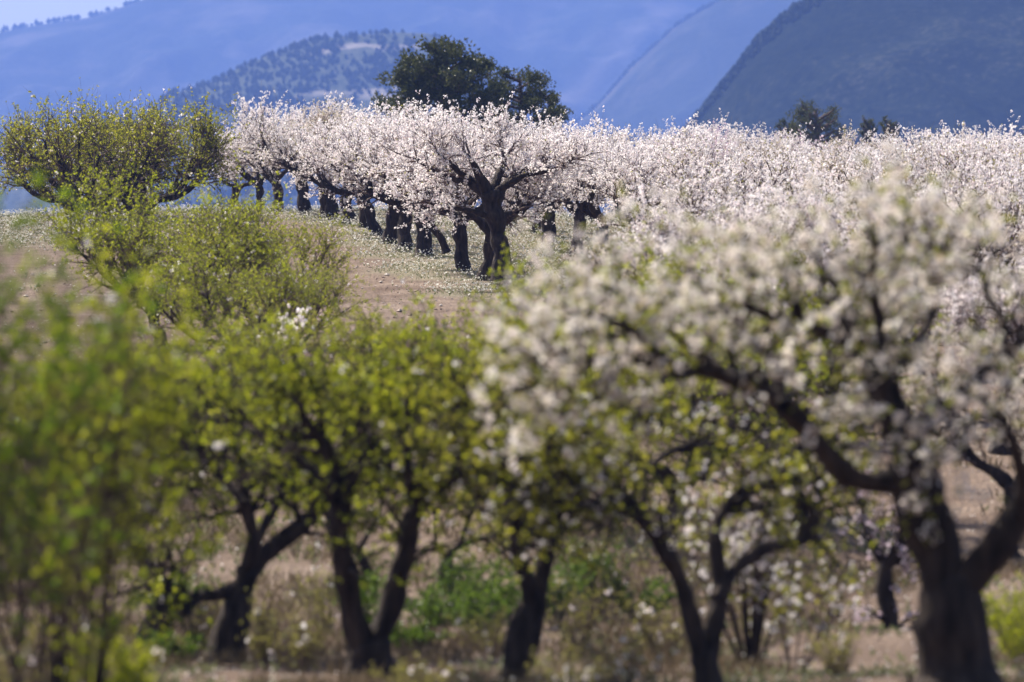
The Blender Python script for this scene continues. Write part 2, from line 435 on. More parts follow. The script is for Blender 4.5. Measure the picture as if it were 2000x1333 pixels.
OCT_F = np.array([(0, 2, 4), (2, 1, 4), (1, 3, 4), (3, 0, 4), (2, 0, 5), (1, 2, 5), (3, 1, 5), (0, 3, 5)])
def blobs(name, C, S, rng, mat, jitter=0.3, parent=None, octa=False):
    n = len(C)
    BV, BF = (OCT_V, OCT_F) if octa else (ICO_V, ICO_F)
    nv = len(BV)
    V = BV[None] * (1 + rng.uniform(-jitter, jitter, (n, nv, 1))) * S[:, None, :]
    a = rng.uniform(0, 6.28, n); ca, sa = np.cos(a), np.sin(a)
    x = V[..., 0] * ca[:, None] - V[..., 1] * sa[:, None]
    y = V[..., 0] * sa[:, None] + V[..., 1] * ca[:, None]
    V = np.stack([x, y, V[..., 2]], -1) + C[:, None, :]
    F = (BF[None] + (np.arange(n) * nv)[:, None, None]).reshape(-1, 3)
    me = make_mesh(name, V.reshape(-1, 3), [F], [mat])
    return link(bpy.data.objects.new(name, me), parent)

rng = np.random.default_rng(11)
def forest(name, n, ulo, uhi, ylo, yhi, zfun, size, label, seed, keep):
    r = np.random.default_rng(seed)
    U = r.uniform(ulo, uhi, n); Y = r.uniform(ylo, yhi, n)
    X = (U - 1000) / FPX * Y
    Z = zfun(U, X, Y)
    k = keep(U, X, Y, Z, r)
    U, X, Y, Z = U[k], X[k], Y[k], Z[k]
    s = r.uniform(0.5, 1.2, len(X)) * size
    S = np.stack([s * 0.8, s * 0.8, s], -1)
    o = blobs(name, np.stack([X, Y, Z + s * 0.7], -1), S, r, M['forest'], octa=True)
    tag(o, label, 'forest', kind='stuff')
# pines on the far mountain near its skyline and on its lower slope
forest('distant_pines', 7000, -300, 2300, 7700, 8620, mountain_z, 5.2, 'tiny hazy blue pines scattered on the far mountain and along its skyline', 101,
       lambda U, X, Y, Z, r: (U < 1250) & (Y > 8530) & (Z > 60))
forest('distant_pines', 11000, 150, 1050, 3400, 4330, hill_z, 2.8, 'hazy pines scattered over the rocky hill in front of the mountain', 103,
       lambda U, X, Y, Z, r: (Z > 20) & ((fbm(X / 35, Y / 50, 9, 3) > -0.12) | ((Y > 4150) & (U < 660) & (r.random(len(U)) < 0.8)) | ((Y > 4230) & (r.random(len(U)) < 0.35))))

forest('distant_pines', 6000, 1100, 2300, 2560, 2715, SPUR_NEAR, 2.3, 'dark blue pines on the nearer mountain spur at the right', 104,
       lambda U, X, Y, Z, r: (Z / Y > 0.03) & (Y > 2640))
forest('distant_pines', 3000, 1050, 2300, 6450, 6640, SPUR_FAR, 3.6, 'hazy pines on the farther mountain spur right of the middle', 105,
       lambda U, X, Y, Z, r: (Z / Y > 0.03) & ((Y > 6560)))

# ------------------------------------------------------------------ haze
hb = 1
hv = np.array([(x, y, z) for z in (-75, 730) for y in (-600, 9750) for x in (-12500, 12500)], float)
hf = np.array([(0, 2, 3, 1), (4, 5, 7, 6), (0, 1, 5, 4), (2, 6, 7, 3), (0, 4, 6, 2), (1, 3, 7, 5)])
hm, nt, N, L = new_mat('haze_air')
pv = N.new('ShaderNodeVolumePrincipled')
pv.inputs['Color'].default_value = (*HAZE_COLOR, 1)
pv.inputs['Density'].default_value = HAZE_DENSITY
pv.inputs['Anisotropy'].default_value = 0.0
out = N.new('ShaderNodeOutputMaterial'); L.new(pv.outputs[0], out.inputs['Volume'])
hz = link(bpy.data.objects.new('haze', make_mesh('haze', hv, [hf], [hm])))
tag(hz, 'thin blue air haze over the valley and the mountains', 'haze', kind='stuff')

# ------------------------------------------------------------------ plant geometry (vectorised)
def tubes(Pn, R, sides, lump=0.0, rng=None, base=0):
    """Pn (N,K,3), R (N,K) -> verts, quads"""
    N_, K = R.shape
    T = np.empty_like(Pn)
    T[:, 1:-1] = Pn[:, 2:] - Pn[:, :-2]; T[:, 0] = Pn[:, 1] - Pn[:, 0]; T[:, -1] = Pn[:, -1] - Pn[:, -2]
    T = unit(T)
    ref = np.where(np.abs(T[:, :1, 2:3]) > 0.9, np.array([1.0, 0, 0]), np.array([0, 0, 1.0]))
    ref = np.where(np.abs(T[:, :1, 2:3]) > 0.6, np.array([1.0, 0.25, 0]), ref)
    A = unit(np.cross(T, np.broadcast_to(ref, T.shape)))
    B = np.cross(T, A)
    th = np.arange(sides) / sides * 2 * np.pi
    rr = R[:, :, None] * np.ones(sides)[None, None]
    if lump and rng is not None:
        rr = rr * (1 + lump * rng.uniform(-1, 1, rr.shape)) * (1 + lump * 1.2 * np.sin(th * 2 + rng.uniform(0, 6, (N_, 1, 1)))[...])
    V = Pn[:, :, None] + rr[..., None] * (np.cos(th)[None, None, :, None] * A[:, :, None] + np.sin(th)[None, None, :, None] * B[:, :, None])
    ii = np.arange(N_ * K * sides).reshape(N_, K, sides) + base
    a = ii[:, :-1]; b = ii[:, 1:]
    F = np.stack([a, np.roll(a, -1, 2), np.roll(b, -1, 2), b], -1).reshape(-1, 4)
    V = V.reshape(-1, 3)
    # end caps as fans of quads/tris are not needed for thin shoots; cap by converging the last ring
    return V, F

def resample(poly, rads, K, smooth=True):
    poly = np.asarray(poly, float); rads = np.asarray(rads, float)
    n = len(poly)
    if smooth and n > 2:
        pts, rs = [], []
        ext = np.vstack([2 * poly[0] - poly[1], poly, 2 * poly[-1] - poly[-2]])
        for i in range(n - 1):
            p0, p1, p2, p3 = ext[i:i + 4]
            for t in np.linspace(0, 1, 8, endpoint=False):
                pts.append(0.5 * ((2 * p1) + (p2 - p0) * t + (2 * p0 - 5 * p1 + 4 * p2 - p3) * t * t + (3 * p1 - p0 - 3 * p2 + p3) * t ** 3))
                rs.append(rads[i] * (1 - t) + rads[i + 1] * t)
        pts.append(poly[-1]); rs.append(rads[-1])
        poly, rads = np.array(pts), np.array(rs)
    d = np.concatenate([[0], np.cumsum(np.linalg.norm(np.diff(poly, axis=0), axis=1))])
    s = np.linspace(0, d[-1], K)
    return np.stack([np.interp(s, d, poly[:, k]) for k in range(3)], -1), np.interp(s, d, rads)

def limb_mesh(name, poly, rads, rng, sides=10, lump=0.10, mat='bark', flare=False):
    L_ = np.linalg.norm(np.diff(np.asarray(poly, float), axis=0), axis=1).sum()
    K = max(6, int(L_ / 0.11))
    pts, rs = resample(poly, rads, K)
    k = np.arange(K)
    # gnarled bark: swellings and kinks
    ph = rng.uniform(0, 6, 6)
    kink = np.stack([np.sin(k * 0.9 + ph[0]) + np.sin(k * 0.37 + ph[1]), np.sin(k * 0.8 + ph[2]) + np.sin(k * 0.31 + ph[3]), np.zeros(K)], -1) * rs[:, None] * 0.10
    kink[0] = 0
    pts = pts + kink
    rs = rs * (1 + 0.10 * np.sin(k * 1.1 + ph[4]) + 0.07 * rng.uniform(-1, 1, K))
    if flare:
        h = np.linspace(0, L_, K)
        rs = rs * (1 + 0.55 * np.exp(-h / 0.16))
    V, F = tubes(pts[None], rs[None], sides, lump, rng)
    tip = len(V)
    V = np.vstack([V, pts[-1] + (pts[-1] - pts[-2]) * 0.4])
    last = np.arange(sides) + (K - 1) * sides
    tf = np.stack([last, np.roll(last, -1), np.full(sides, tip)], -1)
    return make_mesh(name, V, [F, tf], [M[mat]], smooth=True), pts, rs

def spawn(rng, PP, PR, n, tlo, thi, llo, lhi, ang, up, K, wander, rscale=0.6, rmax=0.03, rtip=0.15, curl=0.0, droop=0.0, power=1.0):
    """n new axes off random places on parent axes PP (N,Kp,3), PR (N,Kp)"""
    seg = np.linalg.norm(np.diff(PP, axis=1), axis=2).sum(1)
    pi = rng.choice(len(PP), n, p=seg / seg.sum())
    Kp = PP.shape[1]
    t = (tlo + (thi - tlo) * rng.random(n) ** power) * (Kp - 1)
    i0 = np.minimum(t.astype(int), Kp - 2); f = (t - i0)[:, None]
    p = PP[pi, i0] * (1 - f) + PP[pi, i0 + 1] * f
    r = PR[pi, i0] * (1 - f[:, 0]) + PR[pi, i0 + 1] * f[:, 0]
    tan = unit(PP[pi, i0 + 1] - PP[pi, i0])
    perp = unit(np.cross(tan, rng.normal(size=(n, 3))))
    a = np.radians(ang) * rng.uniform(0.7, 1.3, n)[:, None]
    d = tan * np.cos(a) + perp * np.sin(a) + np.array([0, 0, up])
    d = unit(d)
    ln = rng.uniform(llo, lhi, n)
    step = (ln / (K - 1))[:, None]
    out = np.empty((n, K, 3)); out[:, 0] = p
    cur = d
    for k in range(1, K):
        cur = unit(cur + rng.normal(size=(n, 3)) * wander + np.array([0, 0, curl - droop * k / K]))
        out[:, k] = out[:, k - 1] + cur * step
    r0 = np.minimum(r * rscale, rmax)
    R = r0[:, None] * np.linspace(1, rtip, K)[None]
    return out, R

def sample_nodes(rng, PP, n, tlo=0.0, thi=1.0):
    seg = np.linalg.norm(np.diff(PP, axis=1), axis=2).sum(1)
    pi = rng.choice(len(PP), n, p=seg / seg.sum())
    Kp = PP.shape[1]
    t = rng.uniform(tlo, thi, n) * (Kp - 1)
    i0 = np.minimum(t.astype(int), Kp - 2); f = (t - i0)[:, None]
    p = PP[pi, i0] * (1 - f) + PP[pi, i0 + 1] * f
    return p, unit(PP[pi, i0 + 1] - PP[pi, i0])

def frame(nrm, rng):
    a = unit(np.cross(nrm, rng.normal(size=nrm.shape)))
    return a, np.cross(nrm, a)

def flowers(rng, C, nrm, r, base=0, m=4):
    """open cups of m petals, one triangle each"""
    n = len(C)
    A, B = frame(nrm, rng)
    th = np.arange(m) / m * 2 * np.pi
    w = 2.5 / m
    rr = (r * (0.6 + 0.8 * rng.random(n) ** 1.3))[:, None, None]
    cup = rng.uniform(0.1, 0.9, n)[:, None, None]
    def pt(t):
        return C[:, None] + rr * (np.cos(t)[None, :, None] * A[:, None] + np.sin(t)[None, :, None] * B[:, None]) + rr * cup * nrm[:, None]
    V = np.concatenate([C[:, None], pt(th - w), pt(th + w)], 1)
    k = np.arange(m)
    f = np.stack([np.zeros(m, int), 1 + k, 1 + m + k], -1)
    F = (f[None] + (np.arange(n) * (2 * m + 1))[:, None, None]).reshape(-1, 3) + base
    return V.reshape(-1, 3), F

def leaves(rng, C, D, ln, wd, base=0):
    """folded lance-shaped leaves: 2 triangles each"""
    n = len(C)
    side = unit(np.cross(D, rng.normal(size=D.shape)))
    nr = np.cross(D, side)
    l = (ln * rng.uniform(0.6, 1.25, n))[:, None]
    w = (wd * rng.uniform(0.7, 1.2, n))[:, None]
    tip = C + D * l + nr * l * rng.uniform(-0.25, 0.25, (n, 1))
    mid = C + D * l * 0.45
    V = np.stack([C, mid + side * w + nr * w * 0.4, tip, mid - side * w + nr * w * 0.4], 1)
    i = np.arange(n) * 4 + base
    F = np.concatenate([np.stack([i, i + 1, i + 2], -1), np.stack([i, i + 2, i + 3], -1)])
    return V.reshape(-1, 3), F

def crown_mesh(rng, axes_fine, axes_mid, nflow, nleaf, fr=0.024, ll=0.045, lw=0.010, petal='petal', leaf='leaf', tuft=4, spread=0.025, fine_share=0.8, cl=4):
    Vs, Fs, Mi = [], [], []
    base = 0
    def nodes(n, spr):
        n1 = int(n * fine_share)
        p1, t1 = sample_nodes(rng, axes_fine, n1)
        p2, t2 = sample_nodes(rng, axes_mid, n - n1, 0.35, 1.0)
        p = np.vstack([p1, p2]); t = np.vstack([t1, t2])
        return p, t
    if nflow:
        p, t = nodes(nflow // cl, spread)
        p = np.repeat(p, cl, 0); t = np.repeat(t, cl, 0)
        p = p + t * rng.uniform(-1.3, 1.3, (len(p), 1)) * spread
        off = unit(np.cross(t, rng.normal(size=t.shape)))
        nrm = unit(off + t * 0.25 + rng.normal(size=t.shape) * 0.45)
        C = p + off * rng.uniform(0.2, 1.4, (len(p), 1)) * spread
        V, F = flowers(rng, C, nrm, fr, base, 5 if petal == 'petal_front' else 4)
        Vs.append(V); Fs.append(F); Mi.append(np.zeros(len(F), int)); base += len(V)
    if nleaf:
        p, t = nodes(nleaf // tuft, 0.0)
        p = np.repeat(p, tuft, 0); t = np.repeat(t, tuft, 0)
        off = unit(np.cross(t, rng.normal(size=t.shape)))
        D = unit(off * 0.9 + t * 0.6 + np.array([0, 0, 0.25]) + rng.normal(size=t.shape) * 0.3)
        V, F = leaves(rng, p + rng.normal(size=p.shape) * 0.006, D, ll, lw, base)
        Vs.append(V); Fs.append(F); Mi.append(np.ones(len(F), int)); base += len(V)
    return make_mesh('crown', np.vstack(Vs), [np.vstack(Fs)], [M[petal], M[leaf]], np.concatenate(Mi))

def twig_mesh(groups, mat='twig'):
    """groups: list of (PP, PR, sides)"""
    Vs, Fs, base = [], [], 0
    for PP, PR, s in groups:
        V, F = tubes(PP, PR, s, base=base)
        Vs.append(V); Fs.append(F); base += len(V)
    return make_mesh('twigs', np.vstack(Vs), [np.vstack(Fs)], [M[mat]], smooth=True)

def build_tree(root, axes, rng, spec):
    """axes: list of (polyline, radii) in the tree's own space, the first is the trunk.
    spec: nb, nb2, ns (counts), lb, lb2, ls (length ranges), nflow, nleaf ..."""
    S = dict(nb=70, nb2=160, ns=700, lb=(0.6, 1.2), lb2=(0.35, 0.8), ls=(0.25, 0.55), nflow=9000, nleaf=1500, up=0.35, ups=0.45,
             fr=0.026, ll=0.045, lw=0.010, petal='petal', leaf='leaf', barkm='bark', twigm='twig', tlo=0.35, sides=10, ang=55, droop=0.0,
             tuft=4, spread=0.03, ks=3, limb_kids=True, trunk_kids=False, fine_share=0.8, rtwig=0.004, flare=True, cl=4, r2=0.014)
    S.update(spec)
    K = 14
    PP, PR = [], []
    for i, (poly, rads) in enumerate(axes):
        me_, pts, rs = limb_mesh('trunk' if i == 0 else 'limb', poly, rads, rng, S['sides'] if i == 0 else max(6, S['sides'] - 3), 0.08, S['barkm'], flare=(i == 0 and S['flare']))
        link(bpy.data.objects.new('trunk' if i == 0 else 'limb', me_), root)
        if i > 0 or S['trunk_kids'] or len(axes) == 1:
            a, b = resample(pts, rs, K, smooth=False)
            PP.append(a); PR.append(b)
    PP = np.array(PP); PR = np.array(PR)
    b1, r1 = spawn(rng, PP, PR, S['nb'], S['tlo'], 1.0, *S['lb'], S['ang'], S['up'], 7, 0.16, 0.65, 0.035, 0.3, power=0.8)
    tips, rt = spawn(rng, PP, PR, len(PP) * 3, 0.93, 1.0, *S['lb'], 25, S['up'], 7, 0.15, 0.9, 0.03, 0.3)
    b1 = np.concatenate([b1, tips]); r1 = np.concatenate([r1, rt])
    b2, r2 = spawn(rng, b1, r1, S['nb2'], 0.2, 1.0, *S['lb2'], S['ang'], S['up'], 5, 0.16, 0.7, S['r2'], 0.35)
    par = np.concatenate([b1[:, ::1][:, [0, 1, 3, 4, 6]], b2]); pr = np.concatenate([r1[:, [0, 1, 3, 4, 6]], r2])
    sh, rsx = spawn(rng, par, pr, S['ns'], 0.12, 1.0, *S['ls'], S['ang'] * 0.8, S['ups'], S['ks'], 0.13, 0.8, S['rtwig'], 0.4, droop=S['droop'])
    rsx = np.maximum(rsx, S['rtwig'] * 0.5)
    tw = twig_mesh([(b1, r1, 4), (b2, np.maximum(r2, 0.003), 3), (sh, rsx, 3)], S['twigm'])
    tag(link(bpy.data.objects.new('twigs', tw), root), kind='stuff')
    cr = crown_mesh(rng, sh, par, S['nflow'], S['nleaf'], S['fr'], S['ll'], S['lw'], S['petal'], S['leaf'], S['tuft'], S['spread'], S['fine_share'], S['cl'])
    tag(link(bpy.data.objects.new('crown', cr), root), kind='stuff')
    return root

def auto_axes(rng, H=4.5, r=0.24, trunk_h=1.25, nlimb=4, reach=1.7, lean=(0.0, 0.0), rise=1.0, sub=2):
    """a pruned almond: short thick trunk, three to five spreading limbs that fork"""
    axes = []
    top = np.array([lean[0], lean[1], trunk_h])
    mid = top * 0.5 + np.append(rng.normal(size=2) * 0.06, 0)
    axes.append(([np.array([0, 0, -0.12]), np.array([0, 0, 0.25]), mid, top], [r, r * 0.92, r * 0.82, r * 0.95]))
    a0 = rng.uniform(0, 6.28)
    for i in range(nlimb):
        a = a0 + i * 2 * np.pi / nlimb + rng.uniform(-0.35, 0.35)
        d = np.array([np.cos(a), np.sin(a), 0])
        s = rng.uniform(0.75, 1.15)
        p1 = top + d * 0.35 * s + np.array([0, 0, 0.22])
        p2 = top + d * reach * 0.55 * s + np.array([0, 0, 0.55 * rise]) + rng.normal(size=3) * 0.1
        p3 = top + d * reach * s * 0.9 + np.array([0, 0, (H - trunk_h) * 0.42]) + rng.normal(size=3) * 0.12
        axes.append(([top - np.array([0, 0, 0.12]), p1, p2, p3], [r * 0.62, r * 0.52, r * 0.36, r * 0.18]))
        for j in range(sub):
            base = p1 * 0.4 + p2 * 0.6 if j == 0 else p2
            b = a + rng.uniform(-1.2, 1.2)
            e = np.array([np.cos(b), np.sin(b), 0])
            q1 = base + e * 0.35 + np.array([0, 0, 0.4])
            q2 = base + e * rng.uniform(0.5, 0.9) + np.array([0, 0, (H - trunk_h) * rng.uniform(0.30, 0.5)])
            axes.append(([base, q1, q2], [r * 0.33, r * 0.25, r * 0.12]))
    return axes

def copy_tree(root, loc, rz, s, label, group, lean=(0, 0)):
    r = root.copy(); COL.objects.link(r)
    r.location = loc; r.rotation_euler = (lean[0], lean[1], rz); r.scale = (s, s, s)
    r['label'] = label; r['group'] = group
    for ch in root.children:
        c = ch.copy(); COL.objects.link(c); c.parent = r
    return r

def gz(x, Y):
    return float(ground_z(np.array([x]), np.array([Y]))[0])

used = set()
def place(protos, i, px, Y, rz, s, label, group, lean=(0, 0), sink=0.04):
    x = (px - 1000) / FPX * Y
    loc = (x, Y, gz(x, Y) - sink)
    p = protos[i % len(protos)]
    if p.name not in used:
        used.add(p.name)
        p.location = loc; p.rotation_euler = (lean[0], lean[1], rz); p.scale = (s, s, s)
        p['label'] = label; p['group'] = group
        return p
    return copy_tree(p, loc, rz, s, label, group, lean)

# ------------------------------------------------------------------ the blossoming orchard on the slope
WHITE = []
for i in range(6):
    r_ = np.random.default_rng(200 + i)
    root = empty('almond_tree', (0, 0, 0), 'almond tree', 'almond tree')
    ax = auto_axes(r_, H=4.4, r=r_.uniform(0.22, 0.29), trunk_h=r_.uniform(1.4, 1.7), nlimb=[4, 5, 4, 3, 5, 4][i], reach=1.75, lean=(r_.uniform(-0.3, 0.3), r_.uniform(-0.2, 0.2)))
    build_tree(root, ax, r_, dict(nb=85, nb2=240, ns=1200, nflow=[20500, 17000, 19500, 16000, 20500, 18000][i], nleaf=[500, 2600, 1200, 3600, 800, 2000][i], fr=0.0255, spread=0.035, ls=(0.25, 0.9), up=0.30, ups=0.65, cl=5,
                                  ll=0.05, lw=0.014, leaf='leaf_young', petal=['petal', 'petal', 'petal', 'petal_cream', 'petal', 'petal'][i], rtwig=0.005, tlo=0.3))
    WHITE.append(root)

rr = np.random.default_rng(77)
ROW = [(980, 154, 'nearest white almond at the end of the row, thick dark trunk beside the track'),
       (950, 160, 'white almond right behind the nearest one of the row, straight trunk'),
       (906, 165, 'white almond third along the row, its slightly crooked trunk standing free'),
       (862, 170, 'white almond fourth along the row, thin trunk leaning towards the track'),
       (828, 176, 'white almond fifth along the row, upright behind the leaning trunk'),
       (791, 181, 'white almond sixth along the row, upright trunk beside its twin'),
       (762, 187, 'white almond seventh along the row, short dark trunk'),
       (735, 194, 'white almond eighth along the row, trunk leaning to the right'),
       (712, 200, 'white almond ninth along the row, half hidden behind the leaning eighth'),
       (679, 208, 'white almond tenth along the row, right one of three parallel leaning trunks'),
       (656, 214, 'white almond eleventh along the row, middle one of three parallel leaning trunks'),
       (634, 221, 'white almond twelfth along the row, left one of three parallel leaning trunks'),
       (594, 226, 'white almond on the crest with a Y-shaped trunk against white blossom'),
       (543, 231, 'white almond on the crest with a trunk forking low, left of the Y-shaped one'),
       (506, 236, 'small white almond at the left end of the blossoming row on the crest'),
       (455, 238, 'low pale almond behind the green trees at the left foot of the crest')]
LEANS = {3: (0.0, -0.34), 7: (0, 0.22), 8: (0, 0.26), 9: (0, 0.2), 10: (0, 0.26), 11: (0, 0.3), 2: (0, 0.02), 12: (0, 0.0), 14: (0, -0.12)}
for i, (px, Y, lab) in enumerate(ROW):
    if i in (0, 3): continue
    s = 0.95 * [1.04, 1.0, 0.98, 0.8, 0.98, 1.0, 0.96, 1.0, 0.92, 1.0, 0.98, 1.0, 1.06, 0.9, 0.8, 0.7][i]
    place(WHITE, [0, 2, 4, 3, 1, 5][i % 6], px, Y, rr.uniform(0, 6.28), s, lab, 'white almonds of the row along the track', LEANS.get(i, (0, 0.03)))
# the rows to the right: rows run up the slope parallel to the first
n_mass = 0
SKY = {1: 'white almond on the skyline right in front of the tallest dark pine',
       2: 'white almond on the skyline at the right foot of the dark pine clump',
       3: 'white almond on the skyline midway between the pine clump and the small round pines',
       4: 'white almond on the skyline below the broad low pine at the right',
       5: 'white almond on the skyline right of the tiny pair of round pines'}
BEHIND = 'white blossoming almond packed among others on the slope right of the row'
for k in range(1, 8):
    for j in range(17):
        Y = 128 + j * 7.0 + rr.uniform(-1.2, 1.2) + (k % 2) * 3
        if k == 1 and Y < 150: continue
        x = row_x(Y) + k * 5.6 + rr.uniform(-0.7, 0.7)
        px = 1000 + x * FPX / Y
        if px < 640 or px > 2230: continue
        s = rr.uniform(0.86, 1.08)
        top_py = 666 - (gz(x, Y) + 5.25 * s) * FPX / Y
        lim = 230 + 14 * min(1, max(0, (px - 1050) / 400)) + rr.uniform(-24, 34)
        if top_py < lim:
            s *= max(0.60, (666 - lim - gz(x, Y) * FPX / Y) / (666 - top_py - gz(x, Y) * FPX / Y))
        g = 'white almonds on the slope, row %s right of the track row' % ['one', 'two', 'three', 'four', 'five', 'six', 'seven'][k - 1]
        lab = SKY.get(k, BEHIND) if j == 16 else BEHIND
        place(WHITE, int(rr.integers(0, 6)), px, Y, rr.uniform(0, 6.28), s, lab, 'white almonds packed on the slope right of the row')
        n_mass += 1

# pink-blossomed trees near the crest, under the small dark pines
rp = np.random.default_rng(300)
pink = empty('almond_tree', (0, 0, 0), 'x', 'almond tree')
build_tree(pink, auto_axes(rp, H=4.5, r=0.2, trunk_h=1.2), rp, dict(nb=80, nb2=200, ns=900, nflow=8500, nleaf=600, fr=0.031, spread=0.035, ls=(0.3, 0.8), ups=0.7, petal='petal_pink', leaf='leaf_young', rtwig=0.005))
place([pink], 0, 1590, 222, 0.4, 0.86, 'pink blossoming almond on the crest below the largest dark pine at the right', 'pink almonds on the crest')
place([pink], 0, 1345, 215, 2.4, 0.86, 'pink tipped almond on the crest left of the dark pines at the right', 'pink almonds on the crest')
place([pink], 0, 1680, 218, 4.4, 0.84, 'pink blossoming almond on the crest below the two small round pines', 'pink almonds on the crest')

# ------------------------------------------------------------------ green almonds at the left of the crest
OLIVE = []
for i in range(2):
    r_ = np.random.default_rng(400 + i)
    root = empty('almond_tree', (0, 0, 0), 'x', 'almond tree')
    build_tree(root, auto_axes(r_, H=4.2, r=0.26, trunk_h=0.75, nlimb=6, reach=2.3, sub=3, rise=0.7), r_,
               dict(nb=190, nb2=460, ns=2100, nflow=900, nleaf=32000, fr=0.026, ll=0.062, lw=0.017, leaf='leaf_olive', ls=(0.3, 0.9), up=0.1, ups=0.45, rtwig=0.006, tlo=0.15, tuft=5))
    OLIVE.append(root)
G2 = 'green almonds at the left end of the crest'
place(OLIVE, 0, 140, 222, 1.0, 1.18, 'leafy olive green almond leftmost on the crest above the herbs', G2, sink=0.55)
place(OLIVE, 1, 212, 213, 2.6, 1.28, 'olive green almond on the crest with gnarled low fork, middle of its clump', G2, sink=0.55)
place(OLIVE, 0, 285, 218, 4.0, 1.26, 'olive green almond with long bare shoots on the right side of the crest clump', G2, sink=0.55)

# ------------------------------------------------------------------ pines
def pine(px, Y, top_py, width_px, label, seed, n_tuft=9000, lo=0.5):
    r_ = np.random.default_rng(seed)
    x = (px - 1000) / FPX * Y
    z0 = gz(x, Y) - 0.1
    H = ((666 - top_py) / FPX * Y - z0) / 0.955
    W = width_px / FPX * Y / 2
    root = empty('pine_tree', (x, Y, z0), label, 'pine tree', 'dark pines beyond the crest')
    tm, pts, rs = limb_mesh('trunk', [np.array([0, 0, -0.2]), np.array([0.1, 0, H * 0.35]), np.array([0.3, 0.1, H * 0.8]), np.array([0.2, 0, H * 0.93])], [0.30 * H / 12, 0.24 * H / 12, 0.10 * H / 12, 0.03], r_, 9, 0.05, 'bark_pine')
    link(bpy.data.objects.new('trunk', tm), root)
    A, B = resample(pts, rs, 14, smooth=False)
    nb = int(34)
    hs = np.linspace(lo, 0.98, nb); hc = lo + 0.44 * (1 - lo); hw = (1 - lo) * 0.6
    bp = np.empty((nb, 7, 3)); br = np.empty((nb, 7))
    for i, h in enumerate(hs):
        a = i * 2.4 + r_.uniform(-0.4, 0.4)
        prof = math.sqrt(max(0.03, 1 - ((h - hc) / hw) ** 2)) * r_.uniform(0.75, 1.06)
        reach = W * prof
        o0 = np.array([np.interp(h * H, A[:, 2], A[:, 0]), np.interp(h * H, A[:, 2], A[:, 1]), h * H * 0.92])
        e = o0 + np.array([math.cos(a) * reach, math.sin(a) * reach, H * 0.03])
        for k in range(7):
            t = k / 6
            bp[i, k] = o0 * (1 - t) + e * t + np.array([0, 0, 0.35 * t * t * W * 0.2]) + r_.normal(size=3) * 0.06 * t
        br[i] = np.linspace(0.085, 0.02, 7) * (H / 12)
    sub, sr = spawn(r_, bp, br, 300, 0.3, 1.0, 0.12 * W, 0.34 * W, 45, 0.45, 5, 0.15, 0.7, 0.04, 0.3)
    tw = twig_mesh([(bp, br, 5), (sub, sr, 4)], 'bark_pine')
    tag(link(bpy.data.objects.new('limbs', tw), root), kind='stuff')
    # needle clumps gather at the ends of the branchlets
    ends = np.vstack([sub[:, -1], sub[:, 3], sub[:, 2], bp[:, -1], bp[:, 5], bp[:, 4]])
    cr_ = r_.uniform(0.10, 0.20, len(ends)) * W
    ci = r_.choice(len(ends), n_tuft, p=cr_ ** 2 / (cr_ ** 2).sum())
    dd = unit(r_.normal(size=(n_tuft, 3)))
    C = ends[ci] + dd * (cr_[ci] * r_.random(n_tuft) ** 0.4)[:, None] * np.array([1, 1, 0.72])
    D = unit(dd * 0.7 + np.array([0, 0, 0.7]) + r_.normal(size=dd.shape) * 0.4)
    s = W / 4.5
    C3 = np.repeat(C, 3, 0); D3 = unit(np.repeat(D, 3, 0) + r_.normal(size=(n_tuft * 3, 3)) * 0.45)
    V, F = leaves(r_, C3, D3, 0.26 * max(s, 0.6), 0.06 * max(s, 0.6))
    cm = make_mesh('crown', V, [F], [M['needle']])
    tag(link(bpy.data.objects.new('crown', cm), root), kind='stuff')
pine(866, 330, 94, 236, 'tall broad dark pine behind the middle of the blossoming row', 501, 22000)
pine(1008, 336, 132, 176, 'dark pine shoulder to shoulder with the tallest, on its right and lower', 502, 14000)
pine(800, 338, 136, 120, 'dark pine on the left flank of the tallest pine, half merged with it', 503, 6000)
pine(1590, 455, 197, 118, 'broad low dark pine, largest of the ones showing over the crest at the right', 504, 5000, lo=0.78)
pine(1690, 470, 218, 40, 'small round dark pine, left of the tiny pair over the crest at the right', 505, 2200, lo=0.78)
pine(1733, 470, 221, 46, 'small round dark pine, right of the tiny pair over the crest at the right', 506, 2200, lo=0.78)
pine(1535, 460, 226, 60, 'low dark pine on the left flank of the broad one at the right', 507, 2500, lo=0.78)
pine(1066, 340, 176, 70, 'small dark pine at the right foot of the pine clump', 508, 3500)

# ------------------------------------------------------------------ middle distance trees (slightly out of focus)
MIDG = []
for i in range(2):
    r_ = np.random.default_rng(600 + i)
    root = empty('almond_tree', (0, 0, 0), 'x', 'almond tree')
    build_tree(root, auto_axes(r_, H=3.4, r=0.14, trunk_h=0.75, nlimb=5, reach=2.0, rise=0.8, lean=(-0.2, 0), sub=3), r_,
               dict(nb=110, nb2=330, ns=1500, nflow=350, nleaf=27000, fr=0.022, ll=0.055, lw=0.013, leaf=['leaf', 'leaf_spring'][i], ls=(0.25, 0.75), ups=0.4, rtwig=0.006, tlo=0.2, twigm='dry_twig', droop=0.3))
    MIDG.append(root)
G3 = 'green almonds below the crest at the left'
place(MIDG, 0, 315, 119, 0.6, 1.0, 'sparse light green almond on bare soil below the crest, crooked thin trunk showing', G3)
place(MIDG, 1, 490, 119, 2.2, 0.76, 'sparse light green almond left of the track, spreading towards the bare path', G3)
place(MIDG, 0, 405, 128, 3.9, 0.78, 'sparse green almond standing behind and between the two spreading over the slope', G3)
place(MIDG, 1, 575, 110, 5.0, 0.60, 'low twiggy green almond nearest the bare path, right of its neighbours', G3)
place(MIDG, 0, 440, 107, 3.1, 0.72, 'low green almond in front of the spreading ones, just above the front crowns', G3)
